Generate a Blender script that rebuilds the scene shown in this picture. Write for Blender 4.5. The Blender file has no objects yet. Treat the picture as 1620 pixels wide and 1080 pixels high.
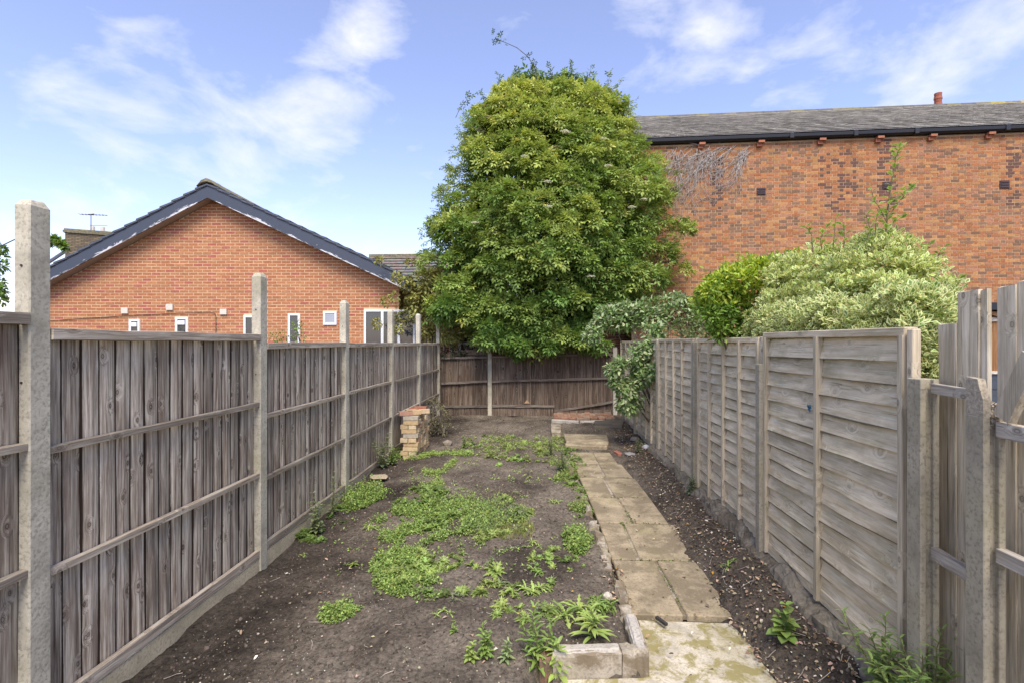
import bpy, math, random
import numpy as np
from mathutils import Vector, Matrix
R = math.radians
scene = bpy.context.scene
col = scene.collection
rng = np.random.default_rng(7)
random.seed(11)

# ------------------------------------------------------------------ camera
CAMH = 1.8
TH = R(3.62)                       # the camera looks a little left of the garden's long axis (+Y)
FPX = 790.0                        # focal length in pixels of a 1620 px wide picture
FW = Vector((-math.sin(TH), math.cos(TH), 0)); RT = Vector((math.cos(TH), math.sin(TH), 0)); UP = Vector((0, 0, 1))
cam_d = bpy.data.cameras.new('camera'); cam = bpy.data.objects.new('camera', cam_d); col.objects.link(cam)
cam.location = (0, 0, CAMH); cam.rotation_euler = (R(90), 0, TH)
cam_d.sensor_width = 36; cam_d.lens = 36 * FPX / 1620; cam_d.clip_start = .05; cam_d.clip_end = 2000
scene.camera = cam

# ------------------------------------------------------------------ sky and sun
SUN_EL, SUN_AZ = R(55), R(172)     # azimuth clockwise from +Y: behind the camera, high
world = bpy.data.worlds.new('World'); scene.world = world; world.use_nodes = True
def build_world():
    nt = world.node_tree; N = nt.nodes; L = nt.links
    bg = N['Background']
    sky = N.new('ShaderNodeTexSky'); sky.sky_type = 'NISHITA'; sky.sun_disc = False
    sky.sun_elevation = SUN_EL; sky.sun_rotation = SUN_AZ; sky.air_density = 1.0; sky.dust_density = .6; sky.ozone_density = 2.6
    tc = N.new('ShaderNodeTexCoord')
    def math_(op, a, b=None, clamp=False):
        m = N.new('ShaderNodeMath'); m.operation = op; m.use_clamp = clamp
        for i, v in enumerate((a, b)):
            if v is None: continue
            if isinstance(v, (int, float)): m.inputs[i].default_value = v
            else: L.new(v, m.inputs[i])
        return m.outputs[0]
    # clouds: wisps of noise, thicker in a few directions
    nv = N.new('ShaderNodeVectorMath'); nv.operation = 'NORMALIZE'; L.new(tc.outputs['Generated'], nv.inputs[0])
    mp = N.new('ShaderNodeMapping'); mp.inputs['Rotation'].default_value = (0, R(-40), 0); mp.inputs['Scale'].default_value = (1.0, 1.0, 2.0)
    L.new(nv.outputs[0], mp.inputs[0])
    n1 = N.new('ShaderNodeTexNoise'); n1.inputs['Scale'].default_value = 5.5; n1.inputs['Detail'].default_value = 9; n1.inputs['Roughness'].default_value = .58; n1.inputs['Distortion'].default_value = .25
    L.new(mp.outputs[0], n1.inputs['Vector'])
    total = None
    blobs = [(400, 205, .09, .17), (500, 160, .08, .18), (160, 110, .12, -.05), (700, 60, .08, -.04), (575, 80, .09, .15), (600, 45, .06, .08), (215, 175, .07, .06), (270, 165, .06, .05), (205, 240, .04, .05), (150, 300, .10, .07), (90, 330, .10, .06), (470, 340, .18, .07),
             (1530, 90, .08, .08), (1600, 60, .07, .07), (1470, 120, .06, .06), (1370, 100, .06, .08), (1340, 120, .05, .06), (1130, 25, .08, .13), (1260, 130, .08, .08), (1400, 20, .08, .08), (60, 145, .06, .06), (210, 75, .07, .07)]
    for px, py, r, amp in blobs:
        d = (FW * FPX + RT * (px - 810) + UP * (540 - py)).normalized()
        vd = N.new('ShaderNodeVectorMath'); vd.operation = 'DISTANCE'; L.new(nv.outputs[0], vd.inputs[0]); vd.inputs[1].default_value = d
        q = math_('DIVIDE', vd.outputs['Value'], r); q = math_('MULTIPLY', q, q); q = math_('MULTIPLY', q, -1.0); q = math_('EXPONENT', q); q = math_('MULTIPLY', q, amp)
        total = q if total is None else math_('ADD', total, q)
    s = math_('ADD', n1.outputs['Fac'], total)
    s = math_('SUBTRACT', s, .58); s = math_('MULTIPLY', s, 3.4, True)
    s = math_('MULTIPLY', s, .78); s = math_('ADD', s, .05)
    mx = N.new('ShaderNodeMix'); mx.data_type = 'RGBA'
    tint = N.new('ShaderNodeMix'); tint.data_type = 'RGBA'; tint.blend_type = 'MULTIPLY'; tint.inputs['Factor'].default_value = 1
    L.new(sky.outputs[0], tint.inputs['A']); tint.inputs['B'].default_value = (.94, .785, .845, 1)
    L.new(s, mx.inputs['Factor']); L.new(tint.outputs['Result'], mx.inputs['A']); mx.inputs['B'].default_value = (3.2, 3.2, 3.35, 1)
    L.new(mx.outputs['Result'], bg.inputs['Color']); bg.inputs['Strength'].default_value = .11
build_world()
sun_d = bpy.data.lights.new('sun', 'SUN'); sun = bpy.data.objects.new('sun', sun_d); col.objects.link(sun)
sun_d.energy = 1.5; sun_d.angle = R(32); sun_d.color = (1, .93, .82)
sd = Vector((math.sin(SUN_AZ) * math.cos(SUN_EL), math.cos(SUN_AZ) * math.cos(SUN_EL), math.sin(SUN_EL)))
sun.rotation_euler = sd.to_track_quat('Z', 'Y').to_euler(); sun.location = (0, 0, 30)
vs = scene.view_settings
vs.view_transform = 'Standard'; vs.look = 'None'; vs.gamma = 1; vs.use_curve_mapping = False; vs.exposure = 1.7
scene.render.engine = 'CYCLES'

# ------------------------------------------------------------------ geometry helpers
WP = {}                            # world position of each object that parents others
def P(px, py, z):
    return FW * z + RT * ((px - 810) / FPX * z) + UP * (CAMH + (540 - py) / FPX * z)
def tag(o, label=None, cat=None, group=None, kind=None):
    if label: o['label'] = label
    if cat: o['category'] = cat
    if group: o['group'] = group
    if kind: o['kind'] = kind
    return o
def thing(name, label, cat, loc=(0, 0, 0), group=None, kind=None):
    o = bpy.data.objects.new(name, None); col.objects.link(o); o.location = loc; o.empty_display_size = .2
    WP[o.name] = Vector(loc)
    return tag(o, label, cat, group, kind)
def put(name, me, parent=None, loc=(0, 0, 0), rot=None, scale=None):
    o = bpy.data.objects.new(name, me); col.objects.link(o)
    w = Vector(loc); WP[o.name] = w
    if parent is not None:
        o.parent = parent; o.location = w - WP[parent.name]
    else: o.location = w
    if rot is not None: o.rotation_euler = rot
    if scale is not None: o.scale = scale
    return o
class MB:
    def __init__(s): s.v = []; s.f = []; s.c = []
    def add(s, vs_, fs, c=None):
        n = len(s.v); s.v += [tuple(p) for p in vs_]; s.f += [tuple(i + n for i in f) for f in fs]; s.c += [c or (1, 1, 1)] * len(fs)
        return s
    def box(s, x0, x1, y0, y1, z0, z1, c=None):
        return s.add([(x0,y0,z0),(x1,y0,z0),(x1,y1,z0),(x0,y1,z0),(x0,y0,z1),(x1,y0,z1),(x1,y1,z1),(x0,y1,z1)],
                     [(0,3,2,1),(4,5,6,7),(0,1,5,4),(1,2,6,5),(2,3,7,6),(3,0,4,7)], c)
    def obox(s, o, a, b, c_, col_=None):    # corner o and three edge vectors
        o = Vector(o); a = Vector(a); b = Vector(b); c_ = Vector(c_)
        p = [o, o+a, o+a+b, o+b, o+c_, o+a+c_, o+a+b+c_, o+b+c_]
        fs = [(0,3,2,1),(4,5,6,7),(0,1,5,4),(1,2,6,5),(2,3,7,6),(3,0,4,7)]
        if a.cross(b).dot(c_) < 0: fs = [f[::-1] for f in fs]
        return s.add(p, fs, col_)
    def tube(s, pts, r, n=6, r1=None, c=None):
        pts = [Vector(p) for p in pts]; m = len(pts); r1 = r if r1 is None else r1; ring = []
        for i, p in enumerate(pts):
            d = (pts[min(i+1, m-1)] - pts[max(i-1, 0)]).normalized()
            a = d.cross(Vector((0, 0, 1)) if abs(d.z) < .9 else Vector((1, 0, 0))).normalized(); b = d.cross(a)
            rr = r + (r1 - r) * i / max(1, m-1)
            ring += [p + (a * math.cos(k*2*math.pi/n) + b * math.sin(k*2*math.pi/n)) * rr for k in range(n)]
        fs = [(i*n+k, i*n+(k+1)%n, (i+1)*n+(k+1)%n, (i+1)*n+k) for i in range(m-1) for k in range(n)]
        fs += [tuple(range(n))[::-1], tuple((m-1)*n+k for k in range(n))]
        return s.add(ring, fs, c)
    def prism(s, poly, vec, c=None):       # polygon (3d points) swept along vec
        n = len(poly); a = [Vector(p) for p in poly]; b = [p + Vector(vec) for p in a]
        fs = [tuple(range(n))[::-1], tuple(range(n, 2*n))] + [(i, (i+1) % n, n + (i+1) % n, n + i) for i in range(n)]
        return s.add(a + b, fs, c)
    def mesh(s, name, mat, origin=None, smooth=False):
        me = bpy.data.meshes.new(name)
        o = Vector(origin) if origin is not None else Vector((0, 0, 0))
        me.from_pydata([(p[0]-o.x, p[1]-o.y, p[2]-o.z) for p in s.v], [], s.f)
        at = me.attributes.new('Col', 'FLOAT_COLOR', 'FACE')
        at.data.foreach_set('color', np.array([(*c, 1) for c in s.c], dtype=np.float32).ravel())
        if mat: me.materials.append(mat)
        if smooth: me.polygons.foreach_set('use_smooth', [True] * len(me.polygons))
        me.update()
        return me
    def centre(s):
        a = np.array([tuple(p) for p in s.v]); c = (a.min(0) + a.max(0)) / 2
        return Vector(c)
    def build(s, name, mat, parent=None, smooth=False, bevel=0):
        c = s.centre(); o = put(name, s.mesh(name, mat, c, smooth), parent, c)
        if bevel:
            b = o.modifiers.new('bevel', 'BEVEL'); b.width = bevel; b.segments = 1; b.limit_method = 'ANGLE'
        return o
def npmesh(name, V, F, C, mat, smooth=False):
    me = bpy.data.meshes.new(name); V = np.asarray(V, dtype=np.float32); F = np.asarray(F, dtype=np.int32); k = F.shape[1]
    me.vertices.add(len(V)); me.vertices.foreach_set('co', V.ravel())
    me.loops.add(F.size); me.loops.foreach_set('vertex_index', F.ravel())
    me.polygons.add(len(F)); me.polygons.foreach_set('loop_start', np.arange(0, F.size, k, dtype=np.int32))
    if C is not None:
        at = me.attributes.new('Col', 'FLOAT_COLOR', 'FACE')
        at.data.foreach_set('color', np.hstack([np.asarray(C, dtype=np.float32), np.ones((len(C), 1), dtype=np.float32)]).ravel())
    if smooth: me.polygons.foreach_set('use_smooth', np.ones(len(F), dtype=bool))
    me.update(calc_edges=True); me.validate()
    if mat: me.materials.append(mat)
    return me
# value noise on a lattice, for terrain and shapes
_tab = rng.random((256, 256))
def vnoise(x, y):
    x = np.asarray(x, dtype=float); y = np.asarray(y, dtype=float)
    xi = np.floor(x).astype(int); yi = np.floor(y).astype(int); fx = x - xi; fy = y - yi
    fx = fx*fx*(3-2*fx); fy = fy*fy*(3-2*fy)
    g = lambda a, b: _tab[a % 256, b % 256]
    return (g(xi, yi)*(1-fx)+g(xi+1, yi)*fx)*(1-fy) + (g(xi, yi+1)*(1-fx)+g(xi+1, yi+1)*fx)*fy - .5

# ------------------------------------------------------------------ materials
def newmat(name):
    m = bpy.data.materials.new(name); m.use_nodes = True
    return m, m.node_tree.nodes, m.node_tree.links, m.node_tree.nodes['Principled BSDF']
def ramp(N, L, fac, stops):
    r = N.new('ShaderNodeValToRGB'); e = r.color_ramp.elements
    e[0].position = stops[0][0]; e[0].color = (*stops[0][1], 1); e[1].position = stops[-1][0]; e[1].color = (*stops[-1][1], 1)
    for p, c in stops[1:-1]:
        q = e.new(p); q.color = (*c, 1)
    L.new(fac, r.inputs[0]); return r.outputs[0]
def noise(N, L, vec, scale, detail=4, rough=.55, dist=0):
    n = N.new('ShaderNodeTexNoise'); n.inputs['Scale'].default_value = scale; n.inputs['Detail'].default_value = detail
    n.inputs['Roughness'].default_value = rough; n.inputs['Distortion'].default_value = dist
    if vec is not None: L.new(vec, n.inputs['Vector'])
    return n.outputs['Fac']
def mixc(N, L, a, b, fac, mode='MIX'):
    m = N.new('ShaderNodeMix'); m.data_type = 'RGBA'; m.blend_type = mode
    for s, v in (('Factor', fac), ('A', a), ('B', b)):
        if isinstance(v, (int, float)): m.inputs[s].default_value = v
        elif isinstance(v, tuple): m.inputs[s].default_value = (*v, 1)
        else: L.new(v, m.inputs[s])
    return m.outputs['Result']
def bump(N, L, h, strength, dist, bsdf, prev=None):
    b = N.new('ShaderNodeBump'); b.inputs['Strength'].default_value = strength; b.inputs['Distance'].default_value = dist
    L.new(h, b.inputs['Height'])
    if prev is not None: L.new(prev, b.inputs['Normal'])
    L.new(b.outputs[0], bsdf.inputs['Normal']); return b.outputs[0]
def objvec(N, L, spread=40.0):
    tc = N.new('ShaderNodeTexCoord'); oi = N.new('ShaderNodeObjectInfo')
    m = N.new('ShaderNodeMath'); m.operation = 'MULTIPLY'; m.inputs[1].default_value = spread; L.new(oi.outputs['Random'], m.inputs[0])
    a = N.new('ShaderNodeVectorMath'); a.operation = 'ADD'; L.new(tc.outputs['Object'], a.inputs[0]); L.new(m.outputs[0], a.inputs[1])
    return a.outputs[0], oi.outputs['Random']
def mscale(N, L, vec, sc):
    m = N.new('ShaderNodeMapping'); m.inputs['Scale'].default_value = sc; L.new(vec, m.inputs[0]); return m.outputs[0]
def wood(name, axis, dark, mid, light, tint=None, tint_amt=.5, green=0.0, contrast=1.0, edge=None, vr=.28, stain=.7, knots=1.0, kamt=1.0):
    """weathered timber: grain along one axis, bent round knots, brown blotches, bleached streaks, drying cracks"""
    m, N, L, B = newmat(name)
    v, rnd = objvec(N, L)
    # knots live in the board's own plane
    wax = {2: 'Y', 1: 'Z', 0: 'Z'}[axis] if name != 'dark_brown_fence_wood' else 'X'
    sp = N.new('ShaderNodeSeparateXYZ'); L.new(v, sp.inputs[0]); cb = N.new('ShaderNodeCombineXYZ'); L.new(sp.outputs[wax], cb.inputs[0]); L.new(sp.outputs['XYZ'[axis]], cb.inputs[1])
    km = N.new('ShaderNodeMapping'); km.inputs['Scale'].default_value = (5.4*knots, 3.4*knots, 1); L.new(cb.outputs[0], km.inputs[0])
    vo = N.new('ShaderNodeTexVoronoi'); vo.voronoi_dimensions = '2D'; vo.inputs['Scale'].default_value = 1.0; L.new(km.outputs[0], vo.inputs['Vector'])
    dk = vo.outputs['Distance']
    pull = ramp(N, L, dk, [(.0, (1,)*3), (.2, (0,)*3)])
    pm = N.new('ShaderNodeVectorMath'); pm.operation = 'SCALE'; pm.inputs['Scale'].default_value = .045; L.new(pull, pm.inputs[0])
    va = N.new('ShaderNodeVectorMath'); va.operation = 'ADD'; L.new(v, va.inputs[0]); L.new(pm.outputs[0], va.inputs[1]); w = va.outputs[0]
    sc = [22.0]*3; sc[axis] = .8
    g = noise(N, L, mscale(N, L, w, tuple(sc)), 2.2, 5, .6, .3)
    sc2 = [95.0]*3; sc2[axis] = 2.0
    fine = noise(N, L, mscale(N, L, w, tuple(sc2)), 2.4, 3, .6)
    sc3 = [9.0]*3; sc3[axis] = 2.2
    blot = noise(N, L, mscale(N, L, v, tuple(sc3)), 1.3, 5, .6, .5)
    add = N.new('ShaderNodeMath'); add.operation = 'MULTIPLY_ADD'; L.new(fine, add.inputs[0]); add.inputs[1].default_value = .35; L.new(g, add.inputs[2])
    q = .13/contrast
    c = ramp(N, L, add.outputs[0], [(.675-2*q, dark), (.675-q*.5, mid), (.675+q*1.2, light)])
    if tint: c = mixc(N, L, c, tint, ramp(N, L, blot, [(.44, (0,0,0)), (.66, (tint_amt,)*3)]))
    sc4 = [14.0]*3; sc4[axis] = 1.6
    st = noise(N, L, mscale(N, L, w, tuple(sc4)), 1.0, 6, .65, .4)
    c = mixc(N, L, c, tuple((a+b)*.5 for a, b in zip(dark, mid)), ramp(N, L, st, [(.52, (0,)*3), (.66, (stain,)*3)]))
    bl = [34.0]*3; bl[axis] = 1.1
    ble = noise(N, L, mscale(N, L, w, tuple(bl)), 2.0, 7, .7, .2)
    c = mixc(N, L, c, tuple(min(.75, x*1.12) for x in light), ramp(N, L, ble, [(.56, (0,)*3), (.63, (.6,)*3)]))
    ck = [150.0]*3; ck[axis] = 2.0
    crk = noise(N, L, mscale(N, L, w, tuple(ck)), 1.0, 3, .6, .2)
    c = mixc(N, L, c, tuple(x*.6 for x in dark), ramp(N, L, crk, [(.64, (0,)*3), (.71, (.8,)*3)]))
    c = mixc(N, L, c, tuple(x*.9 for x in dark), ramp(N, L, dk, [(0, (.5*kamt,)*3), (.022, (.35*kamt,)*3), (.034, (.95*kamt,)*3), (.05, (.35*kamt,)*3), (.085, (0,)*3)]))
    if green:
        gn = noise(N, L, v, 2.2, 5, .6)
        c = mixc(N, L, c, (.19, .20, .075), ramp(N, L, gn, [(.54, (0,0,0)), (.72, (green,)*3)]))
    if edge:                                  # dark band coloured along each board's long edges, marking the joints
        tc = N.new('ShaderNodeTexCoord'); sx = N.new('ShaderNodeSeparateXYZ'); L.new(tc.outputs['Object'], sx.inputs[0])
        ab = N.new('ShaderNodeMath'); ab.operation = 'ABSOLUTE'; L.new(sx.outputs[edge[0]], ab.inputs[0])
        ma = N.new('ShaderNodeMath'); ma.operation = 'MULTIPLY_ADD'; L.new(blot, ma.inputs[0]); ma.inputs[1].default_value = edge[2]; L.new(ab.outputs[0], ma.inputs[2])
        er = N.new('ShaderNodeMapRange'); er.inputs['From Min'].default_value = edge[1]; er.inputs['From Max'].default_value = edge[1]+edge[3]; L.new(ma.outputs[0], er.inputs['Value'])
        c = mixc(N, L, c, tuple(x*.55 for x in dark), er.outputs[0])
    hsv = N.new('ShaderNodeHueSaturation'); L.new(c, hsv.inputs['Color'])
    mr = N.new('ShaderNodeMapRange'); mr.inputs['To Min'].default_value = 1-vr; mr.inputs['To Max'].default_value = 1+vr; L.new(rnd, mr.inputs['Value']); L.new(mr.outputs[0], hsv.inputs['Value'])
    L.new(hsv.outputs[0], B.inputs['Base Color']); B.inputs['Roughness'].default_value = .88; B.inputs['Specular IOR Level'].default_value = .2
    bump(N, L, add.outputs[0], .5, .006, B)
    return m
def concrete(name, base, pit=.6, lichen=.3, scale=1.0, moss=None):
    m, N, L, B = newmat(name)
    v, rnd = objvec(N, L)
    n1 = noise(N, L, v, 5*scale, 8, .65); n2 = noise(N, L, v, 60*scale, 3, .6); n3 = noise(N, L, v, 2.1*scale, 4, .6)
    c = ramp(N, L, n1, [(.3, tuple(x*.66 for x in base)), (.52, base), (.75, tuple(min(.8, x*1.22) for x in base))])
    c = mixc(N, L, c, tuple(x*.6 for x in base), ramp(N, L, n2, [(.35, (.8,)*3), (.5, (0,)*3)]))
    c = mixc(N, L, c, (.30, .26, .13), ramp(N, L, n3, [(.5, (0,)*3), (.7, (lichen,)*3)]))
    if moss: c = mixc(N, L, c, moss[0], ramp(N, L, noise(N, L, v, moss[1], 7, .7, .4), [(.46, (0,)*3), (.56, (moss[2],)*3)]))
    vo = N.new('ShaderNodeTexVoronoi'); vo.inputs['Scale'].default_value = 42*scale; vo.inputs['Randomness'].default_value = 1; L.new(v, vo.inputs['Vector'])
    pn = noise(N, L, v, 14*scale, 2)
    ad = N.new('ShaderNodeMath'); ad.operation = 'MULTIPLY_ADD'; L.new(pn, ad.inputs[0]); ad.inputs[1].default_value = .5; L.new(vo.outputs['Distance'], ad.inputs[2])
    pf = ramp(N, L, ad.outputs[0], [(.245, (pit,)*3), (.30, (0,)*3)])
    c = mixc(N, L, c, tuple(x*.25 for x in base), pf)
    L.new(c, B.inputs['Base Color']); B.inputs['Roughness'].default_value = .92; B.inputs['Specular IOR Level'].default_value = .2
    b1 = bump(N, L, n2, .4, .004, B); bump(N, L, ad.outputs[0], .25, .004, B, b1)
    return m
def attrmat(name, rough=.9, nscale=25, namt=.25, bstr=.4, bdist=.003, spec=.2, mul=(1, 1, 1)):
    m, N, L, B = newmat(name)
    at = N.new('ShaderNodeAttribute'); at.attribute_name = 'Col'
    tc = N.new('ShaderNodeTexCoord'); ge = N.new('ShaderNodeNewGeometry')
    n = noise(N, L, ge.outputs['Position'], nscale, 6, .65)
    f = ramp(N, L, n, [(.3, (1-namt,)*3), (.7, (1+namt,)*3)])
    c = mixc(N, L, at.outputs['Color'], f, 1.0, 'MULTIPLY')
    if mul != (1, 1, 1): c = mixc(N, L, c, mul, 1.0, 'MULTIPLY')
    L.new(c, B.inputs['Base Color']); B.inputs['Roughness'].default_value = rough; B.inputs['Specular IOR Level'].default_value = spec
    if bstr: bump(N, L, n, bstr, bdist, B)
    return m
def plain(name, c, rough=.6, metal=0, spec=.4, nz=.12, nscale=20):
    m, N, L, B = newmat(name)
    ge = N.new('ShaderNodeTexCoord'); n = noise(N, L, ge.outputs['Object'], nscale, 5, .6)
    L.new(ramp(N, L, n, [(.3, tuple(x*(1-nz) for x in c)), (.7, tuple(x*(1+nz) for x in c))]), B.inputs['Base Color'])
    B.inputs['Roughness'].default_value = rough; B.inputs['Metallic'].default_value = metal; B.inputs['Specular IOR Level'].default_value = spec
    return m
def leafmat(name, trans=.35, rough=.55, back=1.15):
    m, N, L, B = newmat(name)
    at = N.new('ShaderNodeAttribute'); at.attribute_name = 'Col'
    L.new(at.outputs['Color'], B.inputs['Base Color']); B.inputs['Roughness'].default_value = rough; B.inputs['Specular IOR Level'].default_value = .3
    tr = N.new('ShaderNodeBsdfTranslucent'); hs = N.new('ShaderNodeHueSaturation'); hs.inputs['Saturation'].default_value = 1.1; hs.inputs['Value'].default_value = back; hs.inputs['Hue'].default_value = .485
    L.new(at.outputs['Color'], hs.inputs['Color']); L.new(hs.outputs[0], tr.inputs['Color'])
    mx = N.new('ShaderNodeMixShader'); mx.inputs[0].default_value = trans
    L.new(B.outputs[0], mx.inputs[1]); L.new(tr.outputs[0], mx.inputs[2]); L.new(mx.outputs[0], N['Material Output'].inputs['Surface'])
    return m
WL = (.062, .041, .027), (.33, .27, .20), (.61, .54, .42)
M = dict(
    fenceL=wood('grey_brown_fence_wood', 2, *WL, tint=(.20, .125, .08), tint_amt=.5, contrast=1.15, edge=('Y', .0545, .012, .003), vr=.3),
    railL=wood('grey_brown_rail_wood', 1, (.11, .085, .058), (.29, .24, .175), (.50, .44, .34), tint=(.2, .14, .10), tint_amt=.4),
    fenceB=wood('dark_brown_fence_wood', 2, (.032, .022, .015), (.105, .077, .055), (.24, .19, .14), tint=(.085, .045, .025), tint_amt=.6),
    railB=wood('dark_rail_wood', 0, (.05, .038, .028), (.13, .105, .082), (.25, .21, .17)),
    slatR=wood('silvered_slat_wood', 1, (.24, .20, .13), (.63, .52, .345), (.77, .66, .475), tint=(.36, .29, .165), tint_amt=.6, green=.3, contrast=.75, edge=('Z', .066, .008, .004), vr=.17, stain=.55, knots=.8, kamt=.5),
    battR=wood('silvered_batten_wood', 2, (.18, .15, .10), (.50, .42, .29), (.66, .57, .42), green=.2, vr=.15),
    boardE=wood('silvered_board_wood', 2, (.16, .135, .095), (.48, .405, .28), (.68, .60, .45), tint=(.33, .28, .18), tint_amt=.4, green=.12),
    railE=wood('silvered_rail_wood', 1, (.20, .17, .13), (.47, .41, .32), (.64, .58, .48)),
    conc=concrete('pitted_concrete', (.52, .475, .36)),
    concR=concrete('grey_pitted_concrete', (.38, .335, .24), pit=.7),
    gravelb=concrete('buff_concrete', (.56, .475, .31), pit=.2, lichen=.5),
    slab=concrete('yellow_brown_stone', (.37, .30, .195), pit=.1, lichen=.5, moss=((.17, .135, .085), 3.2, .7)),
    pad=concrete('mossy_concrete', (.56, .50, .38), pit=.2, lichen=.8, moss=((.27, .23, .085), 8.0, .9)),
    kerb=concrete('rough_kerb_concrete', (.40, .35, .27), pit=.5, lichen=.6, moss=((.16, .12, .07), 4, .8)),
    rubble=concrete('crumbly_footing', (.25, .215, .16), pit=.7, scale=.6, moss=((.10, .08, .055), 3, .8)),
    brick=attrmat('brick', namt=.22), stone=attrmat('stones', nscale=60, namt=.3), slate=attrmat('slate', rough=.7, nscale=7, namt=.3, spec=.3),
    mortarL=plain('buff_mortar', (.64, .46, .28), .95, nz=.1), mortarR=plain('old_mortar', (.48, .335, .19), .95, nz=.25, nscale=6),
    leaf=leafmat('leaves'), leafg=leafmat('glossy_leaves', .22, .4), petal=plain('cream_petals', (.75, .72, .5), .7),
    bark=plain('bark', (.13, .105, .08), .9, nz=.4, nscale=30), twig=plain('dry_twigs', (.34, .29, .23), .9, nz=.3), deadvine=plain('dead_vine_stems', (.40, .36, .32), .9, nz=.25),
    stem=attrmat('green_stems', rough=.6, namt=.1, bstr=0),
    black=plain('black_gutter', (.018, .019, .022), .45), white=plain('white_upvc', (.78, .79, .80), .35, nz=.03), cream=plain('cream_vent', (.66, .60, .50), .6, nz=.06),
    soffit=plain('beige_soffit', (.42, .36, .28), .7, nz=.1), grey=plain('grey_louvre', (.42, .45, .49), .5, nz=.05),
    metal=plain('antenna_metal', (.18, .18, .19), .5, .6), cable=plain('black_cable', (.05, .035, .03), .7),
    moss=plain('mossy_ridge', (.19, .17, .105), .95, nz=.5, nscale=14), red=plain('terracotta', (.34, .11, .06), .8, nz=.3),
)
def glass_mat():
    m, N, L, B = newmat('dark_window_glass'); B.inputs['Base Color'].default_value = (.03, .04, .045, 1); B.inputs['Roughness'].default_value = .06; B.inputs['Specular IOR Level'].default_value = .8
    return m
M['glass'] = glass_mat()
def barge_mat():
    m, N, L, B = newmat('flaking_blue_grey_paint')
    tc = N.new('ShaderNodeTexCoord'); mp = N.new('ShaderNodeMapping'); mp.inputs['Scale'].default_value = (2.2, 2.2, 8); L.new(tc.outputs['UV'], mp.inputs[0])
    n = noise(N, L, mp.outputs[0], 1.6, 9, .72, .6)
    big = noise(N, L, tc.outputs['UV'], 1.1, 2, .5)
    sx = N.new('ShaderNodeSeparateXYZ'); L.new(tc.outputs['UV'], sx.inputs[0])
    # paint flakes mostly along the lower edge of the board
    k = N.new('ShaderNodeMath'); k.operation = 'MULTIPLY_ADD'; L.new(sx.outputs['Y'], k.inputs[0]); k.inputs[1].default_value = -.55; L.new(n, k.inputs[2])
    k2 = N.new('ShaderNodeMath'); k2.operation = 'MULTIPLY_ADD'; L.new(big, k2.inputs[0]); k2.inputs[1].default_value = .5; L.new(k.outputs[0], k2.inputs[2])
    f = ramp(N, L, k2.outputs[0], [(.72, (0,)*3), (.755, (1,)*3)])
    c = mixc(N, L, (.050, .062, .085), (.62, .62, .62), f)
    L.new(c, B.inputs['Base Color']); B.inputs['Roughness'].default_value = .55; bump(N, L, f, .5, .004, B)
    return m
M['barge'] = barge_mat()
def soil_mat():
    m, N, L, B = newmat('dark_garden_soil')
    ge = N.new('ShaderNodeNewGeometry'); p = ge.outputs['Position']
    a = noise(N, L, p, 1.3, 6, .6, .3); b = noise(N, L, p, 34, 6, .72); d = noise(N, L, p, 130, 3, .6)
    c = ramp(N, L, a, [(.34, (.060, .049, .037)), (.48, (.128, .106, .080)), (.66, (.20, .168, .127))])
    c = mixc(N, L, c, ramp(N, L, b, [(.34, (.4,)*3), (.5, (1,)*3), (.68, (1.6, 1.55, 1.5))]), 1.0, 'MULTIPLY')
    c = mixc(N, L, c, (.33, .28, .21), ramp(N, L, d, [(.68, (0,)*3), (.75, (.7,)*3)]))
    # darker, damp soil along both fences
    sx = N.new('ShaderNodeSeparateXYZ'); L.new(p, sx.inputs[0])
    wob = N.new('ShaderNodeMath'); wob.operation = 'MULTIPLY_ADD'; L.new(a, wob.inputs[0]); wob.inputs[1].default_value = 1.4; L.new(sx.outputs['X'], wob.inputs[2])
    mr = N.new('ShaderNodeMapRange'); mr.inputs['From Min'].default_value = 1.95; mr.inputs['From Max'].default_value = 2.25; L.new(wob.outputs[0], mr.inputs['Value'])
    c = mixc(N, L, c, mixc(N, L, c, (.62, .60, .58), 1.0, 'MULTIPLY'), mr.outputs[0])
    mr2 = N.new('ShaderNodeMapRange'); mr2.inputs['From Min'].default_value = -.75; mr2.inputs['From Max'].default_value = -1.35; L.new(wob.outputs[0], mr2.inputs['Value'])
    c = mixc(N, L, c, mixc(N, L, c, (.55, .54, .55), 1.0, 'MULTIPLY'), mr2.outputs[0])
    L.new(c, B.inputs['Base Color']); B.inputs['Roughness'].default_value = .97; B.inputs['Specular IOR Level'].default_value = .12
    b1 = bump(N, L, b, .9, .02, B); bump(N, L, d, .6, .006, B, b1)
    return m
M['soil'] = soil_mat()

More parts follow.
